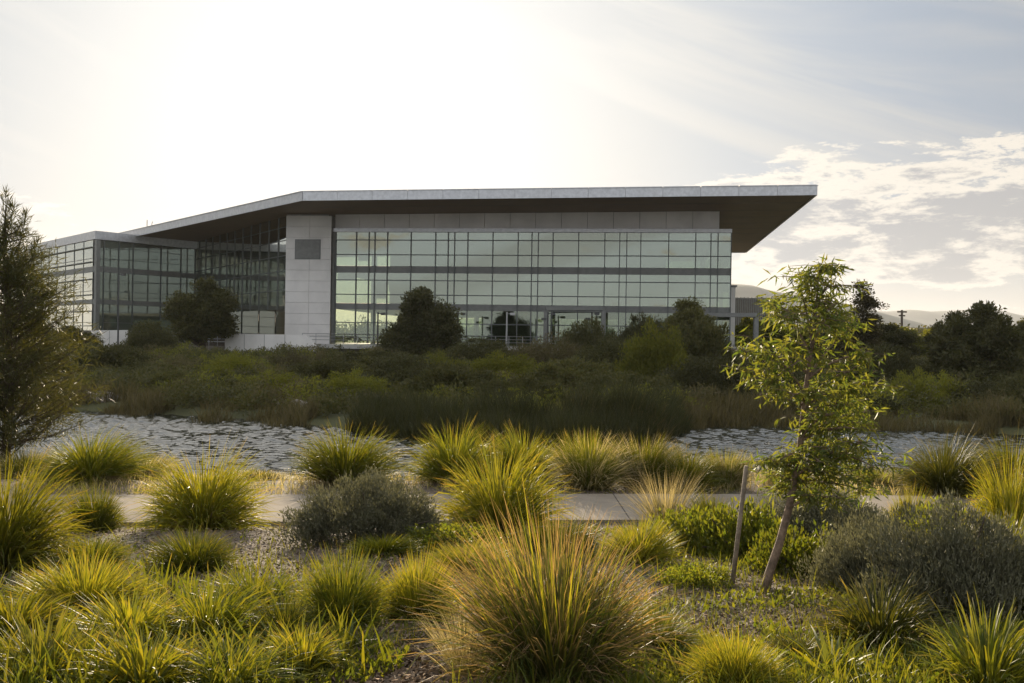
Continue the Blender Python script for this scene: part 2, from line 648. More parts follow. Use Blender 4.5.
def sheet(name, xs, ys, zf, mat, kind='structure', smooth=True):
    X, Y = np.meshgrid(xs, ys)
    Z = zf(X, Y)
    V = np.stack([X, Y, Z], -1).reshape(-1, 3)
    nx, ny = len(xs), len(ys)
    i = (np.arange(ny - 1)[:, None] * nx + np.arange(nx - 1)[None, :]).ravel()
    L = np.stack([i, i + 1, i + nx + 1, i + nx], -1)
    me = newmesh(name, V, np.full(len(L), 4), L, [mat], smooth)
    o = link(name, me)
    if kind:
        o['kind'] = kind
    return o


sheet('ground', graded(-9000, 9000, 0.25, 14, 1.08), graded(-30, 12000, 0.2, 45, 1.08), gz, groundmat())
px_ = np.arange(-45, 46, 0.5)
mbp = MB()
for a, b in zip(px_[:-1], px_[1:]):
    ya0, ya1 = pathc(a) - 1.1, pathc(a) + 1.15
    yb0, yb1 = pathc(b) - 1.1, pathc(b) + 1.15
    zt, zb = E - 2.33, E - 2.5
    mbp.poly([(a, ya0, zt), (b, yb0, zt), (b, yb1, zt), (a, ya1, zt)])
    mbp.poly([(a, ya0, zb), (b, yb0, zb), (b, yb0, zt), (a, ya0, zt)])
    mbp.poly([(a, ya1, zt), (b, yb1, zt), (b, yb1, zb), (a, ya1, zb)])
po = mbp.build('path', pathmat())
po['kind'] = 'structure'
def waves(x, y):
    near = np.clip((34 - np.abs(x)) / 6, 0, 1) * np.clip((48 - y) / 5, 0, 1)
    rg_ = np.random.default_rng(8)
    h = 0
    wx = x + vnoise(x, y, 2.3, 81) * 0.9
    wy = y + vnoise(x, y, 1.9, 82) * 0.9
    for _ in range(14):
        wl = rg_.uniform(0.27, 0.78)
        a = rg_.normal(math.pi / 2 + 0.35, 0.6)
        ph = rg_.uniform(0, 6.28)
        h = h + wl * 0.0115 * np.sin((wx * math.cos(a) + wy * math.sin(a)) * 2 * math.pi / wl + ph)
    gust = 0.55 + 0.9 * np.clip(vnoise(x, y, 5.5, 83) + 0.5, 0, 1)
    return WATER + h * near * gust


wxs = np.concatenate([np.linspace(-190, -34, 14)[:-1], np.arange(-34, 34, 0.11), np.linspace(34, 190, 14)])
wys = np.concatenate([np.arange(18, 48, 0.085), np.linspace(48, 75, 12)])
wo = sheet('water', wxs, wys, waves, watermat())


def ridge(name, pts, Y0, depth, col):
    """a hill range whose skyline passes through the given picture points"""
    P = [at(a, b, Y0) for a, b in pts]
    hx = [p.x for p in P]
    hz = [p.z for p in P]
    xs = np.linspace(hx[0], hx[-1], 140)
    ys = np.linspace(Y0 - depth, Y0 + depth, 26)

    def f(x, y):
        h = np.interp(x, hx, hz)
        u = (y - Y0) / depth
        prof = np.exp(-(u * 1.7) ** 2)
        n = vnoise(x, y, 420, 3) * 60 + vnoise(x, y, 150, 9) * 26 + vnoise(x, y, 60, 10) * 8
        return h * prof * (1 - 0.0 * u) + n * (1 - np.exp(-(u * 2.2) ** 2)) * prof - 3
    return sheet(name, xs, ys, f, M[col])


M['hill'] = solid('hill', (0.055, 0.06, 0.035), 0.95, var=0.4, scale=0.006)
ridge('hills', [(500, 330), (600, 300), (690, 284), (731, 283), (745, 284), (762, 289), (792, 294), (815, 300), (845, 305), (880, 316), (910, 328), (960, 345)], 2600, 700, 'hill')
ridge('hills', [(700, 335), (780, 322), (835, 314), (860, 310), (885, 311), (905, 309), (925, 311), (950, 310), (975, 308), (985, 308), (1000, 312), (1024, 317), (1080, 319), (1150, 324), (1250, 340)], 4300, 1100, 'hill')


# ------------------------------------------------------------------ foliage generators (local coordinates)
def unit(v):
    return v / (np.linalg.norm(v, axis=-1, keepdims=True) + 1e-9)


def blades(name, n, L, W, spread, r0, mat, segs=5, droop=0.9, lean0=(0.05, 0.9), rng=None, tall=1.0, sink=0.05, twist=0.6):
    """n arching blades from a base disc: returns mesh"""
    rng = rng or RNG
    th = rng.uniform(0, 2 * np.pi, n)
    q = rng.uniform(0, 1, n) ** 0.6
    bx, by = np.cos(th) * r0 * q, np.sin(th) * r0 * q
    az = th + rng.normal(0, 0.35, n)
    a0 = lean0[0] + (lean0[1] - lean0[0]) * rng.uniform(0, 1, n) ** 0.65 * (0.45 + 0.55 * q)
    a1 = a0 + droop * rng.uniform(0.3, 1.0, n) * spread
    a1 = a1 + (rng.uniform(0, 1, n) < 0.14) * rng.uniform(0.5, 1.4, n)
    # a lopsided side with shorter, flatter growth
    lop = np.clip(np.cos(th - rng.uniform(0, 6.28)), 0, 1)
    a1 = a1 + lop * 0.25
    Ln = (1 - 0.16 * lop) * L * rng.uniform(0.68, 1.0, n) * (1 - 0.15 * (a0 / 1.4))
    Wn = W * rng.uniform(0.6, 1.1, n)
    ts = np.linspace(0, 1, segs + 1)
    P = np.zeros((n, segs + 1, 3))
    P[:, 0] = np.stack([bx, by, np.full(n, -sink)], -1)
    for k in range(segs):
        tm = (ts[k] + ts[k + 1]) / 2
        a = a0 + (a1 - a0) * tm ** 1.6
        d = np.stack([np.sin(a) * np.cos(az), np.sin(a) * np.sin(az), np.cos(a) * tall], -1)
        P[:, k + 1] = P[:, k] + d * (Ln / segs)[:, None]
    sd = az + np.pi / 2 + rng.normal(0, twist, n)
    side = np.stack([np.cos(sd), np.sin(sd), rng.normal(0, 0.7, n)], -1)
    side = unit(side)
    wt = np.minimum(1, 0.55 + ts * 1.5) * np.clip((1 - ts) / 0.55, 0.03, 1) ** 0.8
    off = side[:, None, :] * (Wn[:, None] * wt[None, :] / 2)[:, :, None]
    V = np.stack([P - off, P + off], 2).reshape(n, (segs + 1) * 2, 3)
    base = (np.arange(n) * (segs + 1) * 2)[:, None, None]
    kk = np.arange(segs)[None, :, None] * 2
    L4 = base + kk + np.array([0, 1, 3, 2])[None, None, :]
    tt = np.repeat(ts[None, :], n, 0).repeat(2, axis=1)
    return newmesh(name, V.reshape(-1, 3), np.full(n * segs, 4), L4.reshape(-1), [mat], True, tt.ravel())


def leaves(name, C, D, Ln, Wd, mat, rng=None, fold=0.25):
    """C centres (n,3), D directions (n,3)"""
    rng = rng or RNG
    n = len(C)
    D = unit(D)
    rv = unit(rng.normal(0, 1, (n, 3)))
    side = unit(np.cross(D, rv))
    up = np.cross(side, D)
    Ln = np.asarray(Ln)[:, None] if np.ndim(Ln) else np.full((n, 1), Ln)
    Wd = np.asarray(Wd)[:, None] if np.ndim(Wd) else np.full((n, 1), Wd)
    sz = rng.uniform(0.65, 1.2, (n, 1))
    b = C
    tip = C + D * Ln * sz - up * Ln * 0.12
    mid = C + D * Ln * sz * 0.42 + up * Wd * fold
    V = np.stack([b, mid + side * Wd * sz / 2, tip, mid - side * Wd * sz / 2], 1)
    L4 = np.arange(n * 4).reshape(n, 4)
    return newmesh(name, V.reshape(-1, 3), np.full(n, 4), L4.ravel(), [mat], False)


def clump_points(rx, ry, rz, nc, per, cr, rng, shell=0.55, low=-0.2):
    """leaf positions grouped in clumps spread through an ellipsoid sitting on z=0 upward"""
    d = unit(rng.normal(0, 1, (nc, 3)))
    d[:, 2] = np.where(d[:, 2] < low, -d[:, 2] * 0.6, d[:, 2])
    rad = rng.uniform(shell, 1.0, (nc, 1)) ** 0.8 * rng.uniform(0.82, 1.12, (nc, 1))
    cc = d * rad * np.array([rx, ry, rz])
    cs = cr * rng.uniform(0.6, 1.3, (nc, 1, 1))
    g = rng.normal(0, 0.5, (nc, per, 3))
    g = g / np.maximum(1, np.linalg.norm(g, axis=-1, keepdims=True))
    P = cc[:, None, :] + g * cs * np.array([1, 1, 0.75])
    out = unit(P - np.array([0, 0, -rz * 0.3])) * 0.6 + rng.normal(0, 0.5, P.shape)
    return P.reshape(-1, 3), out.reshape(-1, 3), cc


def shrub_mesh(name, rx, ry, rz, nc, per, cr, leaf, width, mat, seed=0, up=0.3, shell=0.5):
    rng = np.random.default_rng(seed)
    P, D, cc = clump_points(rx, ry, rz, nc, per, cr, rng, shell)
    P[:, 2] += rz * (0.35 if rx > 1 else 0.12)
    P[:, 2] = np.abs(P[:, 2])
    D[:, 2] += up
    return leaves(name, P, D, leaf, width, mat, rng), cc


def stems_mb(cc, r, zoff=0.0, n=10, mbx=None):
    m = mbx or MB()
    for c in cc[:n]:
        c = Vector(c)
        c.z += zoff
        c.z = max(c.z, 0.1)
        m.tube([(0, 0, -0.15), (c.x * 0.35, c.y * 0.35, c.z * 0.45), c], [r, r * 0.7, r * 0.3], 5)
    return m


def copy_tree(o, parent=None):
    c = o.copy()
    COL.objects.link(c)
    c.parent = parent
    for ch in list(o.children):
        copy_tree(ch, c)
    return c


PROTO = {}


def place(kind, label, cat, x, y, sx, sz, rz=None, group=None, name=None, dz=0.0):
    """first use moves the prototype itself, later uses copy it"""
    pr = PROTO[kind]
    if not pr.get('used'):
        o = pr['obj']
        pr['used'] = True
    else:
        o = copy_tree(pr['obj'])
    o.location = (x, y, float(gz(x, y)) + dz)
    o.rotation_euler = (0, 0, random.uniform(0, 6.28) if rz is None else rz)
    k = sx / pr['w']
    h = sz / pr['h']
    if cat == 'tussock':
        o.rotation_euler.x = random.uniform(-0.13, 0.13)
        o.rotation_euler.y = random.uniform(-0.13, 0.13)
        o.scale = (k * random.uniform(0.86, 1.08), k * random.uniform(0.86, 1.08), h)
    else:
        o.scale = (k, k, h)
    o['label'] = label
    o['category'] = cat
    if group:
        o['group'] = group
    elif 'group' in o:
        del o['group']
    return o


def proto(key, obj, w, h):
    PROTO[key] = dict(obj=obj, w=w, h=h)


def tussock_proto(key, n, L, W, spread, r0, mat, w, h, dry=0.12, name='grass_tussock', **k):
    o = thing(name, '', 'grass tussock')
    rng = np.random.default_rng(abs(hash(key)) % 1000 if False else sum(map(ord, key)))
    me = blades('leaf_blades', n, L, W, spread, r0, M[mat], rng=rng, **k)
    link('leaf_blades', me, o)
    if dry:
        me = blades('dry_blades', int(n * dry), L * 0.8, W * 0.8, spread * 1.5, r0 * 1.1, M['dry'], rng=rng, lean0=(0.6, 1.5), droop=1.2)
        link('dry_blades', me, o)
    # measured size
    proto(key, o, w, h)


# ------------------------------------------------------------------ OFFICE BUILDING
YAW = R(7.0)
U = Vector((math.cos(YAW), -math.sin(YAW), 0))
Nn = Vector((math.sin(YAW), math.cos(YAW), 0))
P0 = Vector((0, 101, 0))
UP = Vector((0, 0, 1))


def on_line(px, py, P, d):
    """parameter s so that P + d*s is seen at column px (row py only matters through the roll)"""
    x, _ = ray(px, py)
    # (P.x + d.x s) = x (P.y + d.y s)
    return (x * P.y - P.x) / (d.x - x * d.y)


def fs(px, py=260):
    return on_line(px, py, P0, U)


def fp(s, t, z):
    return P0 + U * s + Nn * t + Vector((0, 0, E + z))


bld = thing('office_building', 'long three-storey glass office building with a wide flat overhanging roof across the pond', 'building', (P0.x, P0.y, E - 1.5))

mull = [335.8, 356.3, 368.9, 374.8, 387.4, 410.9, 435.5, 448.1, 454.5, 467.7, 492.7, 517.9, 531.7, 538.1, 552.8, 578.4, 604.6, 619.5, 626.6, 640.6, 668.5, 695.5, 710.7, 717.8, 731.0]
ms = [fs(p) for p in mull]
floors = [(-0.42, 3.05, [1.7]), (3.70, 6.83, [4.6, 6.08]), (7.54, 11.0, [8.7, 10.2])]
for fi, (z0, z1, tr) in enumerate(floors):
    for a, b in zip(ms[:-1], ms[1:]):
        g = MB()
        g.box(fp(a + 0.03, 0.0, z0), U * (b - a - 0.06), Nn * 0.03, UP * (z1 - z0))
        w = g.build('window', M['glass_clear' if fi == 0 else 'glass'], bld)
        f = MB()
        for z in tr:
            f.box(fp(a + 0.04, -0.06, z - 0.05), U * (b - a - 0.08), Nn * 0.055, UP * 0.10)
        f.build('window_frame', M['mullion'], w)
for s_ in ms:
    g = MB()
    g.box(fp(s_ - 0.045, -0.14, -0.42), U * 0.09, Nn * 0.3, UP * 11.5)
    g.build('mullion', M['mullion'], bld)
g = MB()
sL, sR = ms[0], ms[-1]
for z0, z1 in ((3.06, 3.69), (6.84, 7.53)):
    g.box(fp(sL, 0.035, z0), U * (sR - sL), Nn * 0.12, UP * (z1 - z0))
g.build('spandrel_band', M['spandrel'], bld)
g = MB()
g.box(fp(sL - 0.3, -0.25, 11.02), U * (sR - sL + 0.35), Nn * 0.6, UP * 0.36)
g.build('window_head', M['alu'], bld)
# dark jamb at the left end
g = MB()
g.box(fp(sL - 0.35, -0.2, -0.42), U * 0.28, Nn * 0.4, UP * 11.42)
g.build('jamb', M['spandrel'], bld)
# pale parapet band over the glass (panels with joints)
s720, s288, s333 = fs(720, 220), fs(288), fs(333.2)
g = MB()
edges = np.linspace(s333, s720, 16)
for a, b in zip(edges[:-1], edges[1:]):
    g.box(fp(a + 0.02, 0.5, 11.45), U * (b - a - 0.04), Nn * 0.3, UP * 1.75)
g.build('parapet_panels', M['panel'], bld)
g = MB()
g.box(fp(s333, 0.85, 11.3), U * (s720 - s333 - 0.1), Nn * 0.1, UP * 1.8)
g.build('parapet_backing', M['mullion'], bld)
# pale stair block
DB = 14
g = MB()
zl = np.linspace(-0.8, 12.6, 13)
for a, b in zip(zl[:-1], zl[1:]):
    for c0, c1 in ((s288, s288 + (s333 - s288) * 0.52), (s288 + (s333 - s288) * 0.52, s333 - 0.02)):
        # leave the window opening free
        if a > 7.3 and b < 11.0 and False:
            continue
        g.box(fp(c0 + 0.012, -0.7, a + 0.012), U * (c1 - c0 - 0.024), Nn * 0.12, UP * (b - a - 0.024))
g.build('cladding', M['panel'], bld)
g = MB()
g.box(fp(s288, -0.55, -2.4), U * (s333 - s288 - 0.36), Nn * 3.0, UP * 15.15)
g.build('wall', M['concrete'], bld)
g = MB()
a, b = fs(298, 250), fs(322, 250)
g.box(fp(a, -0.76, 8.2), U * (b - a), Nn * 0.05, UP * 1.9)
w = g.build('window', M['spandrel'], bld)
g = MB()
g.box(fp(a - 0.08, -0.73, 8.12), U * (b - a + 0.16), Nn * 0.025, UP * 2.06)
g.build('window_frame', M['mullion'], w)
# interior: slabs, core, columns
DEP = 34
g = MB()
for z0 in (-0.75, 3.1, 6.88, 11.0):
    g.box(fp(sL - 0.2, 0.25, z0), U * (sR - sL + 0.1), Nn * DEP, UP * (0.3 if z0 < 0 else 0.55 if z0 < 11 else 0.25))
g.build('floor_slab', M['slab'], bld)
g = MB()
g.box(fp(sL + 3, 11, 3.7), U * (sR - sL - 9), Nn * 4, UP * 7.2)
g.box(fp(sL + 14, 9, -0.4), U * 5, Nn * 6, UP * 3.4)
g.box(fp(sR - 9, 9, -0.4), U * 5, Nn * 6, UP * 3.4)
g.build('core_wall', M['int'], bld)
for k in (2, 7, 12, 17, 22):
    for t0 in (1.0, 17.0, 30.0):
        g = MB()
        c = (ms[k] + ms[k + 1]) / 2
        g.tube([fp(c, t0, -0.45), fp(c, t0, 10.95)], 0.28, 12)
        g.build('column', M['panel'], bld)
g = MB()
nb = 12
for i in range(nb + 1):
    s_ = sL + (sR - sL) * i / nb
    g.box(fp(s_ - 0.04, DEP, -0.42), U * 0.08, Nn * 0.15, UP * 11.5)
g.build('rear_mullions', M['mullion'], bld)
g = MB()
for z0, z1 in ((-0.42, 3.05), (3.7, 6.83), (7.54, 11.0)):
    g.box(fp(sL, DEP - 0.03, z0), U * (sR - sL), Nn * 0.02, UP * (z1 - z0))
g.build('rear_glazing', M['glass_clear'], bld)
g = MB()
g.box(fp(sR - 0.02, 0.3, -0.42), U * 0.03, Nn * (DEP - 0.5), UP * 11.4)
g.build('side_glazing', M['glass'], bld)
# daylight patches seen through the glass, painted as pale panels behind it
for (pa, pb, ya, yb) in ((668.5, 694.5, 292, 295.3), (668.5, 694.5, 297.5, 300.6), (719.5, 728, 260, 266.6)):
    a, b = fs(pa, 290), fs(pb, 290)
    zt, zb = at(pa, ya, 98.5).z - E, at(pa, yb, 98.5).z - E
    g = MB()
    g.box(fp(a, 0.12, zb), U * (b - a), Nn * 0.02, UP * (zt - zb))
    g.build('blind_and_daylight', M['panel'], bld)

rb = random.Random(4)
M['blind_and_daylight'] = leafmat('blind_fabric', (0.34, 0.37, 0.32), (0.42, 0.44, 0.38), trans=0.35, tboost=(1, 1, 1), rough=0.9, spec=0.05, objvar=0.15)
for fi, (z0, z1) in ((1, (3.75, 6.8)), (2, (7.58, 10.95))):
    for a, b in zip(ms[:-1], ms[1:]):
        if rb.random() < 0.55:
            hgt = rb.choice([0.25, 0.4, 0.6, 0.85]) * (z1 - z0)
            g = MB()
            g.box(fp(a + 0.08, 0.42, z1 - hgt), U * (b - a - 0.16), Nn * 0.015, UP * hgt)
            g.build('blind_and_daylight', M['blind_and_daylight'], bld)

# ---- roof: two planes, kinked at the pale block
ZS = 12.95


def on_plane(px, py, z):
    x, zz = ray(px, py)
    Y = z / zz
    return Vector((x * Y, Y, 0))


FR = on_plane(816, 194.6, 13.25)          # front right corner
FR = Vector((FR.x, FR.y, 0))
fk = on_line(303, 200, FR, -U)
FK = FR - U * fk                          # kink
BR = FR + Nn * 56
LD = Vector((-0.651, 0.759, 0)).normalized()
fl = on_line(126, 236, FK, LD)
FL = FK + LD * (fl + 6)
BL = FL + Nn * 30
BK = BR - U * 40


def rz_(p):
    """soffit height: rises a little from left to right"""
    s_ = (p - FK).dot(U)
    t_ = (p - FK).dot(Nn)
    if s_ < 0:
        return 12.88 + 0.012 * min(0, s_)
    return 12.88 + (13.3 - 12.88) * s_ / 47


ring = [FR, BR, BK, BL, FL, FK]
bot = [Vector((p.x, p.y, E + rz_(p))) for p in ring]
TH = 0.72
# soffit as fans (kink line splits the two planes)
g = MB()
b_ = {k: v for k, v in zip(('FR', 'BR', 'BK', 'BL', 'FL', 'FK'), bot)}
for tri in (('FR', 'FK', 'BK'), ('FR', 'BK', 'BR'), ('FK', 'BL', 'BK'), ('FK', 'FL', 'BL')):
    g.poly([b_[k] for k in tri])
sof = g.build('soffit', M['soffit'], bld)
# soffit joints
g = MB()
for q in range(1, 9):
    t0 = q * 5.2
    a = FK + Nn * t0
    b = FR + Nn * t0
    az_, bz_ = E + rz_(a) - 0.012, E + rz_(b) - 0.012
    g.box((a.x, a.y, az_), Vector((b.x - a.x, b.y - a.y, bz_ - az_)), Nn * 0.07, UP * 0.01)
g.build('soffit_joint', M['darksteel'], sof)
g = MB()
outer = [('FR', 'BR'), ('BR', 'BK'), ('BK', 'BL'), ('BL', 'FL'), ('FL', 'FK'), ('FK', 'FR')]
top = {k: v + UP * (TH + 0.02) for k, v in b_.items()}
cen = sum((v for v in b_.values()), Vector()) / 6
for k0, k1 in outer:
    p, q = b_[k0], b_[k1]
    d = (q - p).normalized()
    nrm = d.cross(UP).normalized()
    if nrm.dot(p - cen) < 0:
        nrm = -nrm
    L_ = (q - p).length
    nn = max(1, round(L_ / 3.3))
    for i in range(nn):
        a = p + (q - p) * (i / nn) + d * 0.012
        e = (q - p) / nn - d * 0.024
        g.box(a - UP * 0.1, e, nrm * 0.12, UP * (TH + 0.12))
        # cap lip, a little lighter, standing proud
        g.box(a + UP * (TH + 0.025) - nrm * 0.3, e, nrm * 0.5, UP * 0.06)
g.build('fascia', M['alu'], bld)
g = MB()
for tri in (('FR', 'BK', 'FK'), ('FR', 'BR', 'BK'), ('FK', 'BK', 'BL'), ('FK', 'BL', 'FL')):
    g.poly([b_[k] + UP * TH for k in tri])
g.build('roof', M['roof'], bld)
# raked glass wall under the left part of the roof
B0 = fp(s288, 0.2, 0)
B1 = Vector((-44.5, 136.5, E))
dl = (B1 - B0).normalized()
Lw = (B1 - B0).length
nl = Vector((dl.y, -dl.x, 0))
if nl.y > 0:
    nl = -nl
nb = 13
for i in range(nb):
    a = B0 + dl * (Lw * i / nb + 0.05)
    g = MB()
    g.box(Vector((a.x, a.y, E + 3)), dl * (Lw / nb - 0.1), nl * 0.03, UP * 9.75)
    w = g.build('window', M['glass_mirror'], bld)
    f = MB()
    for z in (5.0, 7.0, 8.6, 10.2, 11.6):
        f.box(Vector((a.x, a.y, E + z)) + nl * 0.04, dl * (Lw / nb - 0.1), nl * 0.06, UP * 0.07)
    f.box(Vector((a.x, a.y, E + 3)) - dl * 0.1 + nl * 0.04, dl * 0.09, nl * 0.08, UP * 9.75)
    f.build('window_frame', M['mullion'], w)
# terrace slab, plinth, steps
g = MB()
g.box(fp(s288 + 2.4, -5.2, -0.95), U * (sR - s288 - 2.5), Nn * 5.4, UP * 0.42)
g.build('terrace_slab', M['concrete'], bld)
g = MB()
g.box(fp(s288 + 2.8, -4.6, -3.2), U * (sR - s288 - 3.2), Nn * 4.4, UP * 2.24)
g.build('plinth', M['darkwall'], bld)

# ------------------------------------------------------------------ LEFT WING
C0 = Vector((at(96, 260, 121).x, 121, 0))
d1 = Vector((math.sin(R(36)), math.cos(R(36)), 0))
d2 = Vector((-0.651, 0.759, 0)).normalized()
n1 = Vector((d1.y, -d1.x, 0))
n2 = Vector((-d2.y, d2.x, 0))
if n2.y > 0:
    n2 = -n2
wing = thing('office_wing', 'lower glass wing with a sharp corner at the left end of the office building', 'building', (C0.x, C0.y, E - 1.5))


def wp(d, s_, z, n, off=0.0):
    p = C0 + d * s_ + n * off
    return Vector((p.x, p.y, E + z))


def wing_face(d, n, length, cols, glass, louvre=False):
    # three storeys between spandrel bands
    for fi, (z0, z1) in enumerate(((0.55, 3.75), (4.35, 7.65), (8.35, 11.55))):
        for a, b in zip(cols[:-1], cols[1:]):
            g = MB()
            g.box(wp(d, a + 0.05, z0, n, -0.03), d * (b - a - 0.1), n * 0.03, UP * (z1 - z0))
            w = g.build('window', M[glass], wing)
            f = MB()
            zs = (z0 + (z1 - z0) * 0.30, z0 + (z1 - z0) * 0.72)
            f.box(wp(d, a + 0.05, zs[0] + 0.03, n, 0.006), d * 0.05, n * 0.045, UP * (zs[1] - zs[0]))
            for z in zs:
                f.box(wp(d, a + 0.05, z, n, 0.005), d * (b - a - 0.1), n * 0.05, UP * 0.06)
            if louvre:
                f.box(wp(d, a + 0.05, z1 - 0.9, n, 0.1), d * (b - a - 0.1), n * 0.2, UP * 0.10)
                f.box(wp(d, a + 0.05, z0 + 0.5, n, 0.1), d * (b - a - 0.1), n * 0.2, UP * 0.10)
            f.build('window_frame', M['mullion'], w)
    g = MB()
    for c in cols:
        g.box(wp(d, c - 0.035, 0.5, n, 0.0), d * 0.07, n * (0.05 if louvre else 0.13), UP * 11.1)
    g.build('mullions', M['mullion'], wing)
    g = MB()
    for z0, z1 in ((3.76, 4.34), (7.66, 8.34)):
        g.box(wp(d, 0.0, z0, n, -0.2), d * length, n * 0.22, UP * (z1 - z0))
    g.build('spandrel_band', M['spandrel'], wing)
    g = MB()
    g.box(wp(d, -0.1, 11.6, n, -0.35), d * length, n * 0.55, UP * 1.0)
    g.build('parapet', M['alu'], wing)


wing_face(d1, n1, 36, [0.0, 1.0, 3.0, 5.0, 9.0, 12.0, 14.2, 17.0, 19.5, 22.0, 25.0, 28.0, 31.0, 34.0], 'glass_dark')
wing_face(d2, n2, 44, [1.0, 4.6, 8.2, 11.8, 15.4, 19.0, 22.6, 26.2, 30.0, 34.0, 38.0, 42.0], 'glass_mirror', True)
g = MB()
for z in (0.1, 3.8, 7.7, 11.55):
    a, b, c = wp(d1, 35, z, n1, -0.4), wp(d1, 0.3, z, n1, -0.4), wp(d2, 43, z, n2, -0.4)
    g.prism([a, b, c, a + c - b], [p + UP * 0.45 for p in (a, b, c, a + c - b)])
g.build('floor_slab', M['slab'], wing)
g = MB()
a = wp(d1, 5, 0.1, n1, -9)
g.box(a, d1 * 26, d2 * 8, UP * 11.4)
g.build('core_wall', M['int'], wing)
g = MB()
g.box(wp(d1, 0.0, -2.6, n1, -0.3), d1 * 34, n1 * 0.32, UP * 3.05)
g.box(wp(d2, 0.35, -2.6, n2, -0.3), d2 * 42, n2 * 0.32, UP * 3.05)
g.build('plinth', M['darkwall'], wing)
g = MB()
g.box(wp(d1, -0.05, 0.45, n1, -0.3), d1 * 0.5, n1 * 0.5, UP * 11.1)
g.build('corner_post', M['spandrel'], wing)


# ------------------------------------------------------------------ walls, rails, lamps by the building
def low_wall(name, label, px0, py0, px1, py1, D0, D1, zb, th, mat, cat='wall'):
    a, b = at(px0, py0, D0), at(px1, py1, D1)
    o = thing(name, label, cat, (a.x, a.y, E + zb))
    d = Vector((b.x - a.x, b.y - a.y, 0))
    n = Vector((-d.y, d.x, 0)).normalized()
    g = MB()
    zt0, zt1 = a.z, b.z
    g.prism([Vector((a.x, a.y, E + zb)), Vector((b.x, b.y, E + zb)), Vector((b.x, b.y, E + zb)) + n * th, Vector((a.x, a.y, E + zb)) + n * th],
            [Vector((a.x, a.y, zt0)), Vector((b.x, b.y, zt1)), Vector((b.x, b.y, zt1)) + n * th, Vector((a.x, a.y, zt0)) + n * th])
    g.build('wall_face', mat, o)
    g = MB()
    for k in (0.25, 0.5, 0.75):
        p = a.lerp(b, k)
        g.box(Vector((p.x, p.y, E + zb)) - n * 0.02 - d.normalized() * 0.02, d.normalized() * 0.04, n * 0.02, UP * (min(zt0, zt1) - E - zb))
    g.build('panel_joint', M['spandrel'], o)
    return o


low_wall('retaining_wall', 'long pale concrete retaining wall below the plain stair block', 225, 333.5, 306, 335, 99.5, 94.5, -3.0, 0.4, M['panel'])
low_wall('retaining_wall', 'short pale concrete wall stepping down beside the terrace edge', 306, 335.5, 314, 346, 94.3, 93.8, -3.0, 0.4, M['panel'])
low_wall('retaining_wall', 'pale concrete wall at the foot of the left wing corner', 91, 330.5, 128, 330, 112, 113, -3.0, 0.4, M['panel'])
low_wall('retaining_wall', 'curved grey concrete wall under the right end of the glass front', 708, 346.5, 748, 347, 90, 92, -3.0, 1.6, M['concrete'])
low_wall('planter_wall', 'low dark wall carrying the railing by the left wing', 160, 345, 226, 346, 106, 100.5, -3.0, 0.4, M['darkwall'])


def railing(label, pts, h, nposts, rails=2):
    """pts: two world points on the ground line of the rail"""
    a, b = map(Vector, pts)
    o = thing('railing', label, 'railing', a)
    for k in range(nposts + 1):
        p = a.lerp(b, k / nposts)
        g = MB()
        g.tube([p, p + UP * h], 0.035, 6)
        g.build('post', M['steel'], o)
    g = MB()
    for k in range(rails):
        z = h * (1 - k / max(1, rails) * 0.9)
        g.tube([a + UP * z, b + UP * z], 0.03, 6)
    g.build('rail', M['steel'], o)


railing('steel railing on the dark wall beside the left wing', (at(160, 344.8, 106), at(226, 345.8, 100.5)), 1.25, 8, 4)
railing('thin steel railing along the terrace left of the round tree', (fp(s333 - 1.5, -4.9, -0.52), fp(fs(398), -4.9, -0.52)), 1.0, 6, 3)
railing('long low steel railing on the terrace right of the round tree', (fp(fs(440), -4.9, -0.52), fp(fs(700), -4.9, -0.52)), 1.0, 20, 3)
a = at(722, 350, 84)
b = at(731, 378, 78)
g0 = thing('stair_rail', 'sloping pale handrail beside the curved grey concrete wall', 'handrail', (a.x, a.y, gz(a.x, a.y)))
g = MB()
g.tube([a, b], 0.05, 6)
g.build('rail', M['alu'], g0)
for k in (0.02, 0.5, 0.98):
    p = a.lerp(b, k)
    g = MB()
    g.tube([(p.x, p.y, float(gz(p.x, p.y)) - 0.2), p], 0.035, 6)
    g.build('post', M['alu'], g0)


def lamp_post(label, px, pyt, D, heads=1, mat='darksteel', group=None):
    t_ = at(px, pyt, D)
    zb = float(gz(t_.x, t_.y)) - 0.1
    o = thing('lamp_post', label, 'lamp post', (t_.x, t_.y, zb), 0, group)
    g = MB()
    g.tube([(t_.x, t_.y, zb), (t_.x, t_.y, t_.z)], [0.10, 0.07], 8)
    g.build('pole', M[mat], o)
    for k in range(heads):
        sx = 1 if k == 0 else -1
        g = MB()
        g.tube([(t_.x, t_.y, t_.z - 0.15 - 0.5 * k), (t_.x + sx * 0.45, t_.y, t_.z - 0.15 - 0.5 * k)], 0.035, 6)
        g.box((t_.x + sx * 0.45 - 0.18, t_.y - 0.22, t_.z - 0.28 - 0.5 * k), (0.42, 0, 0), (0, 0.44, 0), (0, 0, 0.22))
        g.build('lamp_head', M[mat], o)
    return o


lamp_post('tall dark lamp post in front of the left wing', 119, 273, 108)
lamp_post('dark lamp post behind the terrace rail, left of the round tree', 378, 312, 94, 1)
lamp_post('dark two-headed lamp post nearest the right side of the round tree', 458, 312, 94, 2)
lamp_post('pale slender pole standing in front of the glass entrance', 507, 312, 88, 1, 'steel')
lamp_post('dark lamp post left of the glass entrance doors', 548, 312, 94, 2)
lamp_post('dark lamp post under the thick beam right of the entrance doors', 592, 312, 94, 2)
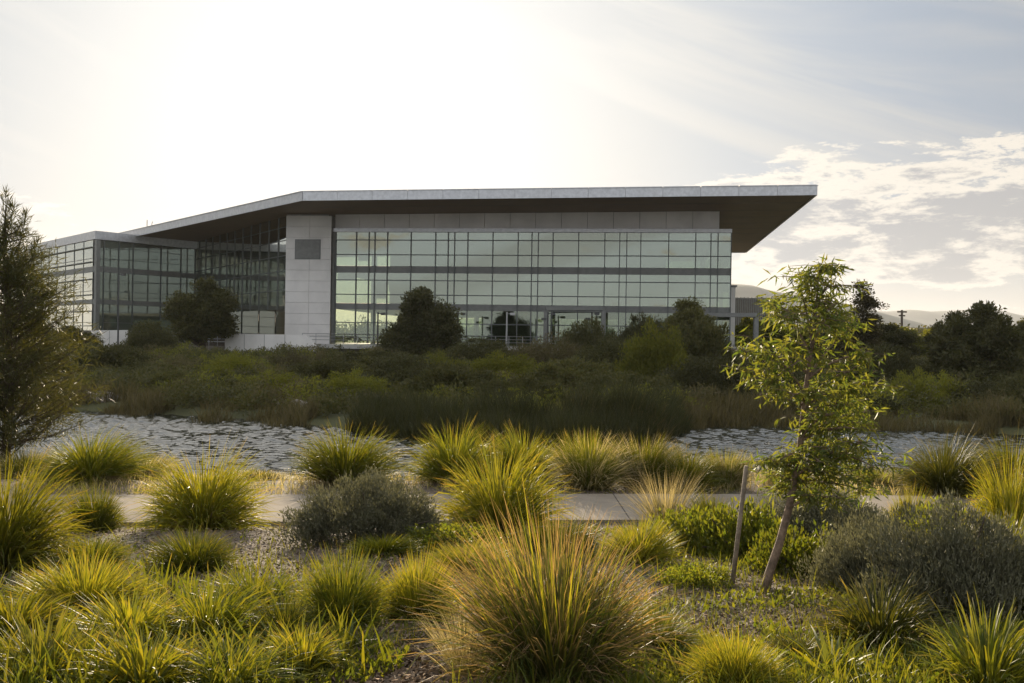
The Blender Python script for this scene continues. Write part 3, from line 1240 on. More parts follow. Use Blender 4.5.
# power pole, far right
p = at(902, 310, 190)
zb = float(gz(p.x, p.y))
o = thing('power_pole', 'dark wooden power pole with a crossarm rising over the far trees', 'pole', (p.x, p.y, zb))
g = MB()
g.tube([(p.x, p.y, zb), p], 0.22, 6)
g.build('pole', M['darkbark'], o)
g = MB()
g.box((p.x - 0.9, p.y - 0.1, p.z - 0.5), (1.8, 0, 0), (0, 0.2, 0), (0, 0, 0.3))
g.box((p.x - 0.6, p.y - 0.1, p.z - 1.2), (1.2, 0, 0), (0, 0.2, 0), (0, 0, 0.25))
g.build('crossarm', M['darkbark'], o)
# roof antenna
p = at(147, 229, 131)
o = thing('roof_antenna', 'small thin antenna on the low left end of the roof', 'antenna', p)
g = MB()
g.tube([p - UP * 0.6, p + UP * 1.2], 0.05, 5)
g.tube([p + Vector((0.4, 0, -0.6)), p + Vector((0.7, 0, 1.0))], 0.04, 5)
g.tube([p + Vector((-0.3, 0, 0.2)), p + Vector((0.9, 0, 0.4))], 0.03, 5)
g.build('mast', M['darksteel'], o)

# entrance portal frames (dark steel beams standing proud at ground level)
def portal(label, px0, px1, yt, D):
    a, b = at(px0, yt, D), at(px1, yt, D)
    zb = E - 0.95
    o = thing('portal_frame', label, 'canopy', (a.x, a.y, zb))
    g = MB()
    g.box((a.x, a.y, a.z - 0.35), (b.x - a.x, b.y - a.y, b.z - a.z), (0, 1.6, 0), (0, 0, 0.35))
    g.build('beam', M['spandrel'], o)
    for p in (a, b):
        for q in (0.02, 0.0):
            pass
        g = MB()
        g.box((p.x - 0.2, p.y + 0.1, zb), (0.4, 0, 0), (0, 0.5, 0), (0, 0, p.z - 0.36 - zb))
        g.build('post', M['spandrel'], o)


portal('dark steel portal frame projecting around the entrance doors', 546, 604, 306.5, 96)
portal('dark steel canopy frame reaching past the right end of the building', 697, 757, 313, 92)
# grey service tower behind the corner, brown clad block, far low roof
def block(name, label, px0, px1, yt, D, dep, zb, mat, cat, ribs=0, ribmat='spandrel'):
    a, b = at(px0, yt, D), at(px1, yt, D)
    o = thing(name, label, cat, (a.x, a.y, E + zb))
    g = MB()
    g.box((a.x, a.y, E + zb), (b.x - a.x, 0, 0), (0, dep, 0), (0, 0, a.z - E - zb))
    g.build('wall', mat, o)
    g = MB()
    g.box((a.x - 0.15, a.y - 0.15, a.z + 0.01), (b.x - a.x + 0.3, 0, 0), (0, dep + 0.3, 0), (0, 0, 0.2))
    g.build('roof', M['spandrel'], o)
    if ribs:
        g = MB()
        for k in range(ribs + 1):
            x = a.x + (b.x - a.x) * k / ribs
            g.box((x - 0.08, a.y - 0.12, E + zb), (0.16, 0, 0), (0, 0.115, 0), (0, 0, a.z - E - zb + 0.3 * (k % 2)))
        g.build('cladding_battens', M[ribmat], o)
    return o


block('service_shaft', 'narrow grey shaft just behind the right corner of the glass front', 730, 735.5, 287, 108, 3, -2, M['panel'], 'wall')
block('brown_building', 'low brown slatted building behind the right end of the offices', 735, 779, 299, 150, 14, -2, M['brown'], 'building', 24)
block('far_building', 'flat-roofed building far off between the right-hand trees', 912, 946, 328.5, 230, 20, -3, M['brown'], 'building')


# ------------------------------------------------------------------ PLANT PROTOTYPES
def measured(me_list):
    V = []
    for me in me_list:
        a = np.zeros(len(me.vertices) * 3, np.float32)
        me.vertices.foreach_get('co', a)
        V.append(a.reshape(-1, 3))
    V = np.concatenate(V)
    r = np.sqrt(V[:, 0] ** 2 + V[:, 1] ** 2)
    return 2 * float(np.percentile(r, 88)), float(np.percentile(V[:, 2], 99.3))


def mk_tussock(key, n, L, W, spread, r0, mat, dry=0.12, kname='grass_tussock', extra=None, **k):
    o = thing(kname, '', 'tussock')
    rng = np.random.default_rng(sum(map(ord, key)) * 7)
    me = blades('leaf_blades', n, L, W, spread, r0, M[mat], rng=rng, **k)
    link('leaf_blades', me, o)
    if dry:
        me2 = blades('dry_blades', int(n * dry), L * 0.7, W * 0.8, spread * 1.2, r0 * 1.1, M['dry'], rng=rng, lean0=(0.3, 1.5), droop=1.0, twist=1.2)
        link('dry_blades', me2, o)
    if extra:
        ne, Le, We, me_mat = extra
        me3 = blades('seed_stalks', ne, Le, We, 0.5, r0, M[me_mat], rng=rng, lean0=(0.05, 0.7), droop=0.5)
        link('seed_stalks', me3, o)
    w, h = measured([me])
    proto(key, o, w, h)


# fine strappy mat-rush tussocks
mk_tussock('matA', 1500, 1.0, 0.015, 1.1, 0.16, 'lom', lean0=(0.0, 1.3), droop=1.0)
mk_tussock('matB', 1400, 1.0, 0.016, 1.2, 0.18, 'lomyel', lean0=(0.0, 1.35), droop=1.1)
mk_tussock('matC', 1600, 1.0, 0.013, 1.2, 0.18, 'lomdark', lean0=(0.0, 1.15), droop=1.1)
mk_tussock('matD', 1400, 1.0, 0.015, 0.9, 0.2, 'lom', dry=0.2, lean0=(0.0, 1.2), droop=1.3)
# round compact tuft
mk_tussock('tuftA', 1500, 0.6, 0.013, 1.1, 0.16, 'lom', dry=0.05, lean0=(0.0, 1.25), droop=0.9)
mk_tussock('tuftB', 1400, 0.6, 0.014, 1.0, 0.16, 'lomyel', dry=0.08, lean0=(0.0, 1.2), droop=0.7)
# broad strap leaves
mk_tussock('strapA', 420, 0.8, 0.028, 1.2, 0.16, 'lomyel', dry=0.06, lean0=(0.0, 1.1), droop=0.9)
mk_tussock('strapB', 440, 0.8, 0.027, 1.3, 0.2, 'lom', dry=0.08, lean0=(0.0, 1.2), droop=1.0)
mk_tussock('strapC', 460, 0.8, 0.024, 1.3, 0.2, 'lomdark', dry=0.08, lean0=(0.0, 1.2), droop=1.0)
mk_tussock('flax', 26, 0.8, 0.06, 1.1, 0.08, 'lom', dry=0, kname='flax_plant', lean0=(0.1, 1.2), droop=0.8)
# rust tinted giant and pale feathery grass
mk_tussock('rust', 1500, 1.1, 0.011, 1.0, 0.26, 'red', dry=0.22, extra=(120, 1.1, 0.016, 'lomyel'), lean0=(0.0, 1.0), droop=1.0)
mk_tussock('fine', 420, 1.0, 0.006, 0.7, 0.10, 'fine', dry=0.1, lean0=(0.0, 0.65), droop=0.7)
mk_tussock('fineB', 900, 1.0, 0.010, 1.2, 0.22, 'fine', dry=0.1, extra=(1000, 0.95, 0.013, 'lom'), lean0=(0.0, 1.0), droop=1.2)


def mk_shrub(key, rx, ry, rz, nc, per, cr, leaf, width, mat, seed, kname='shrub', up=0.3, shell=0.45, stem=0.02, nst=14, smat='darkbark'):
    o = thing(kname, '', 'shrub')
    me, cc = shrub_mesh('foliage', rx, ry, rz, nc, per, cr, leaf, width, M[mat], seed, up, shell)
    link('foliage', me, o)
    g = stems_mb(cc, stem, rz * 0.35, nst)
    g.build('stems', M[smat], o, local=True)
    w, h = measured([me])
    proto(key, o, w, h)


mk_shrub('west', 0.8, 0.8, 0.55, 300, 100, 0.13, 0.042, 0.012, 'west', 5, 'rosemary_bush', up=0.7, shell=0.5)
mk_shrub('westB', 0.8, 0.8, 0.55, 320, 100, 0.13, 0.042, 0.012, 'west', 6, 'rosemary_bush', up=0.6, shell=0.5)
mk_shrub('cover', 0.7, 0.7, 0.32, 120, 34, 0.13, 0.06, 0.028, 'cover', 8, 'leafy_shrub', up=0.5, shell=0.4)
mk_shrub('coverB', 0.7, 0.7, 0.36, 110, 34, 0.14, 0.055, 0.03, 'cover', 9, 'leafy_shrub', up=0.6, shell=0.3)
mk_shrub('bushA', 2, 2, 1.5, 200, 90, 0.42, 0.17, 0.075, 'bush', 21, 'round_shrub', shell=0.55, stem=0.05)
mk_shrub('bushB', 2, 2, 1.6, 200, 90, 0.45, 0.16, 0.06, 'bushdark', 22, 'round_shrub', shell=0.5, stem=0.05)
mk_shrub('bushC', 2, 2, 1.3, 190, 90, 0.40, 0.14, 0.06, 'bushyel', 23, 'round_shrub', shell=0.5, stem=0.05)
mk_shrub('bushD', 2, 2, 1.2, 150, 50, 0.40, 0.16, 0.04, 'bushbrown', 24, 'twiggy_shrub', shell=0.4, stem=0.05)


def spot(px, Y):
    x, _ = ray(px, 400)
    return x * Y


def put(kind, label, cat, px, Y, wpx, top, rz=None, group=None, wk=1.0):
    x = spot(px, Y)
    z = float(gz(x, Y))
    h = at(px, top, Y).z - z
    return place(kind, label, cat, x, Y, wpx * Y / 1000 * wk, max(h, 0.08), rz, group)


TG = 'grass tussocks in the garden beds'
# ---- beyond the path, along the pond edge
for a in [
    ('matA', 'spiky green tussock beyond the path, just right of the feathery tree at the left', 92, 16.2, 112, 432),
    ('fineB', 'small straw-tinted tussock tucked at the foot of the feathery tree', 30, 17.5, 80, 452),
    ('fineB', 'straw-tinted low tussock between the two big left tussocks at the water edge', 145, 17.4, 70, 456),
    ('fineB', 'straw and green tussock leaning against the right side of the biggest left tussock', 262, 17.3, 70, 470),
    ('matD', 'arching yellow-green tussock right of the open water, behind the grey bush', 345, 16.4, 112, 426),
    ('matA', 'tall green tussock beyond the path, left of the row in mid-picture', 455, 16.6, 96, 426),
    ('matD', 'pale-tipped tussock beyond the path directly behind the bright mid-picture tussock', 525, 16.9, 96, 428),
    ('fineB', 'pale green tussock beyond the path at the left of the long hedge-like run', 590, 16.3, 96, 438),
    ('fineB', 'straw-tipped tussock in the middle of the hedge-like run beyond the path', 645, 16.6, 90, 438),
    ('matD', 'green tussock toward the right end of the hedge-like run beyond the path', 690, 16.3, 80, 446),
    ('fineB', 'last low tussock of the hedge-like run, beside the timber stake top', 728, 16.6, 60, 452),
    ('matC', 'dark rounded tussock beyond the path right of the sapling', 945, 16.2, 96, 437),
    ('matD', 'dim green tussock beyond the path at the far right edge', 1012, 17.2, 90, 436),
    ('fineB', 'low pale tussock beyond the path under the lower sapling foliage', 790, 17.0, 64, 466),
    ('fineB', 'low straw-tinted tussock beyond the path between sapling and dark rounded tussock', 876, 17.3, 60, 468),
]:
    put(*a[:2], 'tussock', *a[2:], group=TG)
# ---- this side of the path
for a in [
    ('matB', 'biggest spiky yellow-green tussock at left, standing in front of the path', 205, 12.0, 124, 452),
    ('tuftA', 'small dark round tuft in front of the path, left of the biggest left tussock', 98, 11.9, 56, 485),
    ('matB', 'large bright tussock cut by the left edge of the picture', 2, 8.6, 150, 462),
    ('matB', 'bright fountain-shaped tussock in front of the path at mid-picture', 502, 12.0, 120, 450),
    ('fine', 'wispy straw-coloured grass clump in front of the path left of the stake', 668, 12.2, 74, 464),
    ('tuftA', 'tuft with lit rim on the mulch below the biggest left tussock', 197, 8.9, 84, 531),
    ('tuftA', 'low dark-centred tuft behind the wide tuft at left', 92, 8.8, 86, 537),
    ('tuftB', 'wide dark-centred tuft at left, above the strap-leaved mass', 90, 6.75, 120, 556),
    ('tuftA', 'round dark tuft, left one of the pair left of the rust grass', 346, 6.45, 80, 556),
    ('tuftB', 'round dark tuft, right one of the pair left of the rust grass', 420, 6.7, 80, 554),
    ('strapB', 'strap-leaved clump on mulch left of the round pair', 258, 6.9, 110, 566),
    ('strapA', 'broad-leaved yellow-green clump at the left edge below the wide tuft', 18, 5.9, 120, 588),
    ('strapA', 'broad-leaved yellow clump below the wide tuft at left', 135, 5.8, 130, 590),
    ('strapB', 'broad-leaved green clump in the middle of the left strap-leaved mass', 212, 6.0, 120, 580),
    ('strapA', 'broad-leaved yellow clump at the bottom left corner', 45, 4.95, 140, 622),
    ('strapA', 'bright broad-leaved clump on the bottom edge beside the corner clump', 150, 4.9, 140, 628),
    ('strapB', 'broad-leaved clump at the bottom edge below the left strap-leaved mass', 235, 4.95, 130, 634),
    ('strapA', 'broad-leaved clump at the bottom edge below the left one of the round pair', 308, 5.3, 96, 622),
    ('strapB', 'narrow upright clump between the left round tuft and the strap-leaved mass', 288, 6.0, 80, 594),
    ('rust', 'giant rust and green grass tussock in the centre foreground', 562, 5.35, 205, 512),
    ('matA', 'low green grass spilling from the right side of the giant rust tussock', 660, 5.9, 110, 604),
    ('fine', 'thin pale grass at the left foot of the giant rust tussock', 470, 5.3, 80, 606),
    ('tuftA', 'small sparse tuft in front of the grey bush', 385, 9.6, 66, 535),
    ('tuftA', 'small tuft at the path edge between stake and wispy grass', 715, 11.6, 52, 492),
    ('strapC', 'dark green strap-leaved clump in front of the big grey bush at right', 882, 6.1, 122, 576),
    ('strapC', 'small dark strap-leaved clump left of the larger dark clump at right', 800, 5.7, 60, 632),
    ('strapB', 'bright strap-leaved clump cut by the bottom right corner', 992, 5.1, 130, 608),
    ('tuftB', 'low fine tuft at the bottom edge right of the giant rust tussock', 742, 5.0, 84, 632),
    ('matB', 'yellow-green tussock at the right edge beside the big grey bush', 1015, 10.6, 70, 452),
    ('matA', 'green tussock at the right edge below the yellow-green one', 1008, 8.6, 90, 508),
    ('tuftB', 'little bright tuft on the near edge of the path right of the sapling', 912, 12.2, 44, 489),
    ('tuftA', 'grassy tuft spreading at the right foot of the bright mid-picture tussock', 560, 10.2, 80, 520),
    ('tuftB', 'low yellow tuft between the grey bush and the giant rust tussock', 468, 9.2, 84, 540),
    ('tuftB', 'low tuft with bright blades just left of the stake foot', 640, 9.6, 80, 520),
]:
    put(*a[:2], 'tussock', *a[2:], group=TG)
put('flax', 'young flax with broad pointed leaves at the bottom edge', 'flax', 838, 5.35, 110, 632)

SG = 'shrubs in the garden beds'
for a in [
    ('west', 'grey-green fine-leaved bush in front of the path left of centre', 368, 10.8, 138, 477),
    ('westB', 'largest grey-green bush at right, a broad dark mound', 962, 7.2, 160, 510),
    ('west', 'smaller grey-green bush leaning on the left side of the largest mound', 872, 8.0, 100, 518),
    ('westB', 'dark grey-green bush behind the sapling trunk', 822, 11.3, 120, 488),
    ('cover', 'bright green leafy mound between stake and sapling', 742, 10.4, 100, 506),
    ('coverB', 'bright green leafy mound behind the sapling foot', 800, 9.2, 100, 530),
    ('cover', 'flat leafy patch along the near edge of the path left of the stake', 690, 10.8, 90, 512),
    ('coverB', 'yellow-green leafy mound at right above the largest grey mound', 960, 11.2, 110, 505),
    ('coverB', 'yellow-green leafy mound at the right edge above the bottom corner', 1015, 7.2, 60, 560),
    ('cover', 'low leafy patch between the round pair and the bright tussock', 455, 10.2, 110, 525),
    ('coverB', 'low yellow-green leafy patch just left of the sapling foot', 700, 8.4, 70, 566),
]:
    put(*a[:2], 'shrub', *a[2:], group=SG)

# ------------------------------------------------------------------ ground stuff
rng = np.random.default_rng(3)


def scatter(n, x0, x1, y0, y1, cond=None):
    u = rng.uniform(0, 1, n)
    Y = 1 / (1 / y0 + (1 / y1 - 1 / y0) * u)      # denser near the viewer
    X = rng.uniform(x0, x1, n) * Y
    if cond is not None:
        k = cond(X, Y)
        X, Y = X[k], Y[k]
    return X, Y


def offpath(X, Y):
    d = Y - pathc(X)
    return (d < -1.12) | (d > 1.17)


# wood chips
X, Y = scatter(78000, -0.85, 0.85, 4.2, 14, offpath)
n = len(X)
C3 = np.stack([X, Y, gz(X, Y) + rng.uniform(0.004, 0.03, n)], -1)
D3 = np.stack([rng.normal(0, 1, n), rng.normal(0, 1, n), rng.normal(0, 0.3, n)], -1)
chm = leafmat('mulch', (0.07, 0.048, 0.03), (0.36, 0.27, 0.19), trans=0.0, objvar=0.0, rough=0.95, spec=0.02)
o = link('mulch_chips', leaves('mulch_chips', C3 - unit(D3) * 0.02, D3, 0.045, 0.018, chm, rng, fold=0.3))
o['kind'] = 'stuff'
# low weeds and short grass
def weedcond(X, Y):
    v = vnoise(X, Y, 1.1, 31) + vnoise(X, Y, 0.35, 32) * 0.6
    return offpath(X, Y) & (v > np.where(X > 0, -0.02, 0.12)) & (Y < 21)


X, Y = scatter(70000, -0.85, 0.85, 4.2, 20, weedcond)
n = len(X)
C3 = np.stack([X, Y, gz(X, Y) + rng.uniform(0.0, 0.05, n)], -1)
D3 = np.stack([rng.normal(0, 0.8, n), rng.normal(0, 0.8, n), rng.uniform(0.4, 1.6, n)], -1)
o = link('ground_cover', leaves('ground_cover', C3, D3, 0.055, 0.022, M['cover'], rng))
o['kind'] = 'stuff'


def blade_field(name, X, Y, L, W, mat, lean=0.35, segs=3, zoff=0.0, uneven=0.0):
    n = len(X)
    az = rng.uniform(0, 2 * np.pi, n)
    a0 = np.abs(rng.normal(0, lean, n))
    a1 = a0 + rng.uniform(0.1, 0.9, n)
    Ln = L * rng.uniform(0.5, 1.15, n)
    if uneven:
        Ln = Ln * np.clip(1 + uneven * (vnoise(X, Y, 2.4, 71) * 2 + vnoise(X, Y, 0.8, 72) * 1.6), 0.2, 2.0)
    ts = np.linspace(0, 1, segs + 1)
    P = np.zeros((n, segs + 1, 3))
    P[:, 0] = np.stack([X, Y, gz(X, Y) - 0.03 + zoff], -1)
    for k in range(segs):
        a = a0 + (a1 - a0) * ((ts[k] + ts[k + 1]) / 2) ** 1.5
        P[:, k + 1] = P[:, k] + np.stack([np.sin(a) * np.cos(az), np.sin(a) * np.sin(az), np.cos(a)], -1) * (Ln / segs)[:, None]
    sd = rng.uniform(0, 2 * np.pi, n)
    side = np.stack([np.cos(sd), np.sin(sd), np.zeros(n)], -1)
    wt = np.clip((1 - ts) / 0.6, 0.03, 1)
    off = side[:, None, :] * (W * wt[None, :, None] / 2)
    V = np.stack([P - off, P + off], 2)
    L4 = (np.arange(n) * (segs + 1) * 2)[:, None, None] + np.arange(segs)[None, :, None] * 2 + np.array([0, 1, 3, 2])
    o = link(name, newmesh(name, V.reshape(-1, 3), np.full(n * segs, 4), L4.ravel(), [M[mat]], True, np.repeat(np.tile(ts, n), 2)))
    o['kind'] = 'stuff'
    return o


X, Y = scatter(54000, -0.85, 0.85, 4.2, 13.5, lambda X, Y: offpath(X, Y) & (vnoise(X, Y, 0.9, 41) > np.where(X > -0.4, -0.12, 0.05)))
blade_field('short_grass', X, Y, 0.14, 0.007, 'lom')
# rank grass between path and water
X = rng.uniform(-14, 14, 16000)
Y = pathc(X) + 1.25 + rng.uniform(0, 1, 16000) ** 1.2 * 4.2
k = vnoise(X, Y, 1.4, 12) > -0.25
blade_field('bank_grass', X[k], Y[k], 0.24, 0.010, 'fine')

# strap-leaved ground cover filling the bottom left, and sparser elsewhere
X, Y = scatter(3200, -0.62, -0.10, 4.3, 8.0, lambda X, Y: offpath(X, Y) & (vnoise(X, Y, 0.55, 61) + vnoise(X, Y, 0.2, 62) * 0.5 > 0.0 + 0.4 * np.clip((Y - 6.6) / 2.4, 0, 1)))
blade_field('strap_leaf_cover', X, Y, 0.36, 0.019, 'lom', lean=0.7, segs=4)
X, Y = scatter(14000, -0.85, 0.85, 4.5, 12.5, lambda X, Y: offpath(X, Y) & (vnoise(X, Y, 0.7, 63) + vnoise(X, Y, 0.2, 64) * 0.4 > 0.10))
blade_field('tufty_grass_cover', X, Y, 0.26, 0.012, 'lom', lean=0.55, segs=3)

# far shore reeds: dark band standing at the waterline
X = rng.uniform(-34, 34, 60000)
q = rng.uniform(0, 1, len(X)) ** 1.3
Y = shore(X) - 0.6 + q * 4.6
k = (np.abs(X / Y) < 0.62) & (vnoise(X, Y, 2.2, 51) + vnoise(X, Y, 0.9, 52) * 0.5 > -0.12 + 0.2 * (q < 0.15))
ro = blade_field('shore_reeds', X[k], Y[k], 0.8, 0.035, 'reed', lean=0.28, uneven=0.75)
X = rng.uniform(-5.5, 6.5, 15000)
Y = shore(X) - 0.3 + rng.uniform(0, 1, len(X)) ** 1.2 * 3.2
ro = blade_field('reed_point', X, Y, 1.35, 0.035, 'reeddark', lean=0.22, uneven=0.35)
# rank growth over the whole far bank
X = rng.uniform(-0.66, 0.66, 42000)
Y = rng.uniform(34, 92, 42000)
X = X * Y
k = Y > shore(X) + 3
X, Y = X[k], Y[k]
blade_field('bank_undergrowth', X, Y, 0.5, 0.06, 'reed', lean=0.5)

# low scrub knitting the far bank together, three leaf colours
rs = np.random.default_rng(66)
acc = {'bush': ([], []), 'bushdark': ([], []), 'bushyel': ([], []), 'bushbrown': ([], [])}
for i in range(760):
    Yb = rs.uniform(36, 90)
    pxb = rs.uniform(-60, 1090)
    xb = (pxb - 512) / 1000 * Yb
    if Yb < shore(xb) + 2.5:
        continue
    mt = ['bush', 'bushdark', 'bushyel', 'bushbrown', 'bush', 'bushdark'][int(rs.integers(0, 6))]
    hb = rs.uniform(0.45, 1.4) * (1.15 if pxb > 730 else 1.0)
    rb = hb * rs.uniform(0.9, 1.5)
    p, d, c = clump_points(rb, rb, hb, 26, 26, hb * 0.34, rs, 0.5, 0.0)
    acc[mt][0].append(p + np.array([xb, Yb, float(gz(xb, Yb)) + 0.05]))
    acc[mt][1].append(d)
for mt, (a, b) in acc.items():
    o = link('bank_scrub', leaves('bank_scrub', np.concatenate(a), np.concatenate(b), 0.17, 0.075, M[mt], rs))
    o['kind'] = 'stuff'

# ------------------------------------------------------------------ rocks, edging, stake
def rock(px, Y, wpx, hpx, label, seed):
    x = spot(px, Y)
    z = float(gz(x, Y))
    rr = np.random.default_rng(seed)
    import bmesh
    bm = bmesh.new()
    bmesh.ops.create_icosphere(bm, subdivisions=3, radius=1)
    for v in bm.verts:
        c = v.co
        d = 1 + 0.22 * math.sin(c.x * 3.1 + seed) * math.cos(c.y * 2.7 + seed * 2) + 0.10 * math.sin(c.z * 6 + c.x * 5 + seed)
        v.co = Vector((c.x * d, c.y * d * 0.8, max(-0.4, c.z * d)))
    me = bpy.data.meshes.new('boulder')
    bm.to_mesh(me)
    bm.free()
    for p in me.polygons:
        p.use_smooth = True
    me.materials.append(M['rock'])
    o = link('boulder', me, None, (x, Y, z + 0.05))
    o.scale = (wpx * Y / 2000, wpx * Y / 2200, hpx * Y / 1500)
    tag(o, label, 'boulder', 'boulders on the far bank')


rock(101, 43.5, 34, 13, 'pale boulder at the far waterline near the feathery tree', 1)
rock(265, 43.5, 50, 7, 'long flat boulder low on the far bank below the retaining wall', 2)
rock(300, 43.0, 24, 8, 'small boulder right of the long flat boulder on the far bank', 3)
rock(1001 - 75, 46, 22, 6, 'low boulder on the right part of the far bank', 4)
rock(878, 45, 20, 5, 'small flat stone at the far bank right of the sapling crown', 5)

p0, p1 = at(768, 590, 8.0), at(846, 590.5, 8.0)
g = MB()
z = float(gz(p0.x, 8.0))
g.box((p0.x, 7.95, z - 0.05), (p1.x - p0.x, 0.05, 0), (0, 0.09, 0), (0, 0, 0.085))
o = g.build('timber_edging', M['stake'])
tag(o, 'half buried timber edging lying on the mulch right of the sapling foot', 'timber')

b = at(730, 573, 8.4)
t_ = at(746.5, 466, 8.3)
b.z = float(gz(b.x, b.y)) - 0.2
g = MB()
g.tube([b, b.lerp(t_, 0.5), t_], [0.021, 0.020, 0.019], 9)
o = g.build('timber_stake', M['stake'], smooth=True)
tag(o, 'round weathered timber stake leaning right beside the sapling', 'stake')

# ------------------------------------------------------------------ SAPLING (young gum)
YS = 8.0
def sp(px, py, dy=0.0):
    return at(px, py, YS + dy)


fy = sp(763, 588)
sap = thing('gum_sapling', 'leaning young gum tree with loose drooping leaves right of the timber stake', 'tree', (fy.x, fy.y, float(gz(fy.x, fy.y))))
tr = [sp(763, 590), sp(769, 574), sp(780, 542, .02), sp(788, 512, .03), sp(795, 478, .03), sp(800, 448, .02), sp(803, 418, 0), sp(806, 388, 0), (sp(811, 350, .02)), sp(815, 315, .02), sp(818, 285, 0), sp(820, 268, 0)]
tr[0].z = float(gz(tr[0].x, tr[0].y)) - 0.08
g = MB()
g.tube(tr, [0.048, 0.036, 0.033, 0.031, 0.028, 0.026, 0.023, 0.019, 0.014, 0.010, 0.006, 0.003], 9)
g.build('trunk', M['bark'], sap, smooth=True)
rng = np.random.default_rng(77)
br = [  # start index on trunk, tip pixel, depth offset
    (6, 752, 338, -.25), (6, 744, 372, .1), (7, 770, 300, .3), (7, 760, 395, -.2), (7, 850, 330, .25), (7, 872, 352, -.1),
    (6, 850, 372, -.3), (7, 832, 305, -.2), (8, 800, 290, .15), (8, 836, 296, .1), (8, 780, 320, -.3), (9, 832, 286, -.1),
    (9, 806, 280, .1), (10, 826, 270, 0), (8, 848, 318, .2), (7, 785, 350, .35), (6, 820, 385, .35), (6, 790, 400, -.3), (8, 828, 330, -.35), (6, 872, 385, .1), (7, 745, 352, .2),
    # the lower lobe, mostly right of the trunk
    (5, 848, 405, .15), (5, 862, 430, -.2), (4, 872, 455, .1), (4, 858, 482, -.1), (4, 782, 478, .1), (4, 826, 490, .3), (4, 840, 440, .3), (5, 832, 415, -.3), (4, 818, 462, -.3), (4, 848, 468, .3), (4, 772, 470, -.1), (3, 868, 495, .2), (3, 800, 500, .3), (4, 880, 470, -.2), (5, 868, 412, .3), (4, 835, 455, 0), (5, 850, 425, .1), (4, 862, 442, -.35), (3, 845, 500, -.2), (3, 782, 492, .2)]
gb = MB()
LC, LD_ = [], []
for si, tx, ty, dy in br:
    s0 = tr[si].lerp(tr[min(si + 1, 11)], rng.uniform(0, 1))
    e = sp(tx, ty, dy)
    mid = s0.lerp(e, 0.5) + Vector((0, 0, 0.05))
    pts = [s0, s0.lerp(mid, 0.5) + Vector((0, 0, 0.02)), mid, mid.lerp(e, 0.5) + Vector((0, 0, 0.02)), e]
    gb.tube(pts, [0.011, 0.009, 0.007, 0.005, 0.002], 5)
    for j in range(12):
        k = rng.uniform(0.3, 1.05)
        q = s0.lerp(e, k) + Vector((0, 0, 0.05 * math.sin(k * 3.1)))
        d = Vector(rng.normal(0, 1, 3)).normalized()
        tip = q + Vector((d.x, d.y, abs(d.z) * 0.4 - 0.1)) * rng.uniform(0.1, 0.34)
        gb.tube([q, q.lerp(tip, 0.5) + Vector((0, 0, 0.01)), tip], [0.004, 0.003, 0.0015], 4)
        nl_ = 15
        for r_ in range(nl_):
            kk = rng.uniform(0.15, 1.05)
            LC.append(tuple(q.lerp(tip, kk) + Vector(rng.normal(0, 0.02, 3))))
            LD_.append((rng.normal(0, 0.75) + d.x * 0.5, rng.normal(0, 0.75) + d.y * 0.5, rng.normal(-0.55, 0.55)))
inv = sap.matrix_basis.inverted()
gb.build('branches', M['bark'], sap)
LC = np.array(LC) - np.array(sap.location)
link('crown', leaves('crown', LC, np.array(LD_), 0.095, 0.0165, M['euc'], rng, fold=0.2), sap)

# ------------------------------------------------------------------ FEATHERY TREE at the left
YO = 19.5
rng = np.random.default_rng(78)
def tree_root(name, label, px, Y, group=None):
    x = spot(px, Y)
    return thing(name, label, 'tree', (x, Y, float(gz(x, Y))), 0, group)


oak = tree_root('feathery_tree', 'dark feathery she-oak filling the left edge, narrowing to thin spires', 8, YO)
ox, oz = oak.location.x, oak.location.z
g = MB()
top = at(6, 205, YO)
g.tube([Vector((ox - 0.1, YO, WATER - 0.3)), at(10, 400, YO), at(8, 300, YO), at(4, 240, YO), top], [0.10, 0.085, 0.06, 0.035, 0.01], 8)
NC, ND = [], []
gbr = MB()
for i in range(260):
    k = rng.uniform(0, 1) ** 0.8
    py = 225 + (455 - 225) * k
    px = 8
    s0 = at(10 - 4 * (1 - k), py + 8, YO)
    # half width of the crown in pixels at this height
    hw = np.interp(py, [200, 240, 280, 330, 380, 430, 460], [12, 28, 50, 76, 88, 86, 60])
    a = rng.uniform(0, 2 * math.pi)
    ln = hw * YO / 1000 * rng.uniform(0.5, 1.08)
    e = s0 + Vector((math.cos(a) * ln, math.sin(a) * ln, ln * rng.uniform(0.25, 0.75)))
    mid = s0.lerp(e, 0.55) - Vector((0, 0, 0.06 * ln))
    gbr.tube([s0, mid, e], [0.02, 0.012, 0.004], 4)
    for j in range(int(70 + 60 * k)):
        t0 = rng.uniform(0.25, 1.05)
        q = (s0.lerp(mid, t0 / 0.55) if t0 < 0.55 else mid.lerp(e, (t0 - 0.55) / 0.45)) + Vector(rng.normal(0, 0.09, 3))
        NC.append(tuple(q))
        ND.append((math.cos(a) * 0.6 + rng.normal(0, 0.5), math.sin(a) * 0.6 + rng.normal(0, 0.5), rng.normal(0.25, 0.6)))
for (sx, sy, ex, ey) in ((6, 260, 6, 193), (14, 270, 26, 214), (-4, 280, -10, 210), (20, 300, 38, 240), (0, 260, 14, 205)):
    s0, e = at(sx, sy, YO), at(ex, ey, YO + rng.normal(0, .2))
    gbr.tube([s0, s0.lerp(e, 0.5), e], [0.02, 0.01, 0.003], 4)
    for j in range(260):
        k = rng.uniform(0, 1)
        NC.append(tuple(s0.lerp(e, k) + Vector(rng.normal(0, 0.13 * (1.05 - k), 3))))
        ND.append((rng.normal(0, 0.5), rng.normal(0, 0.5), rng.uniform(0.2, 1.4)))
g.build('trunk', M['darkbark'], oak, smooth=True)
gbr.build('branches', M['darkbark'], oak)
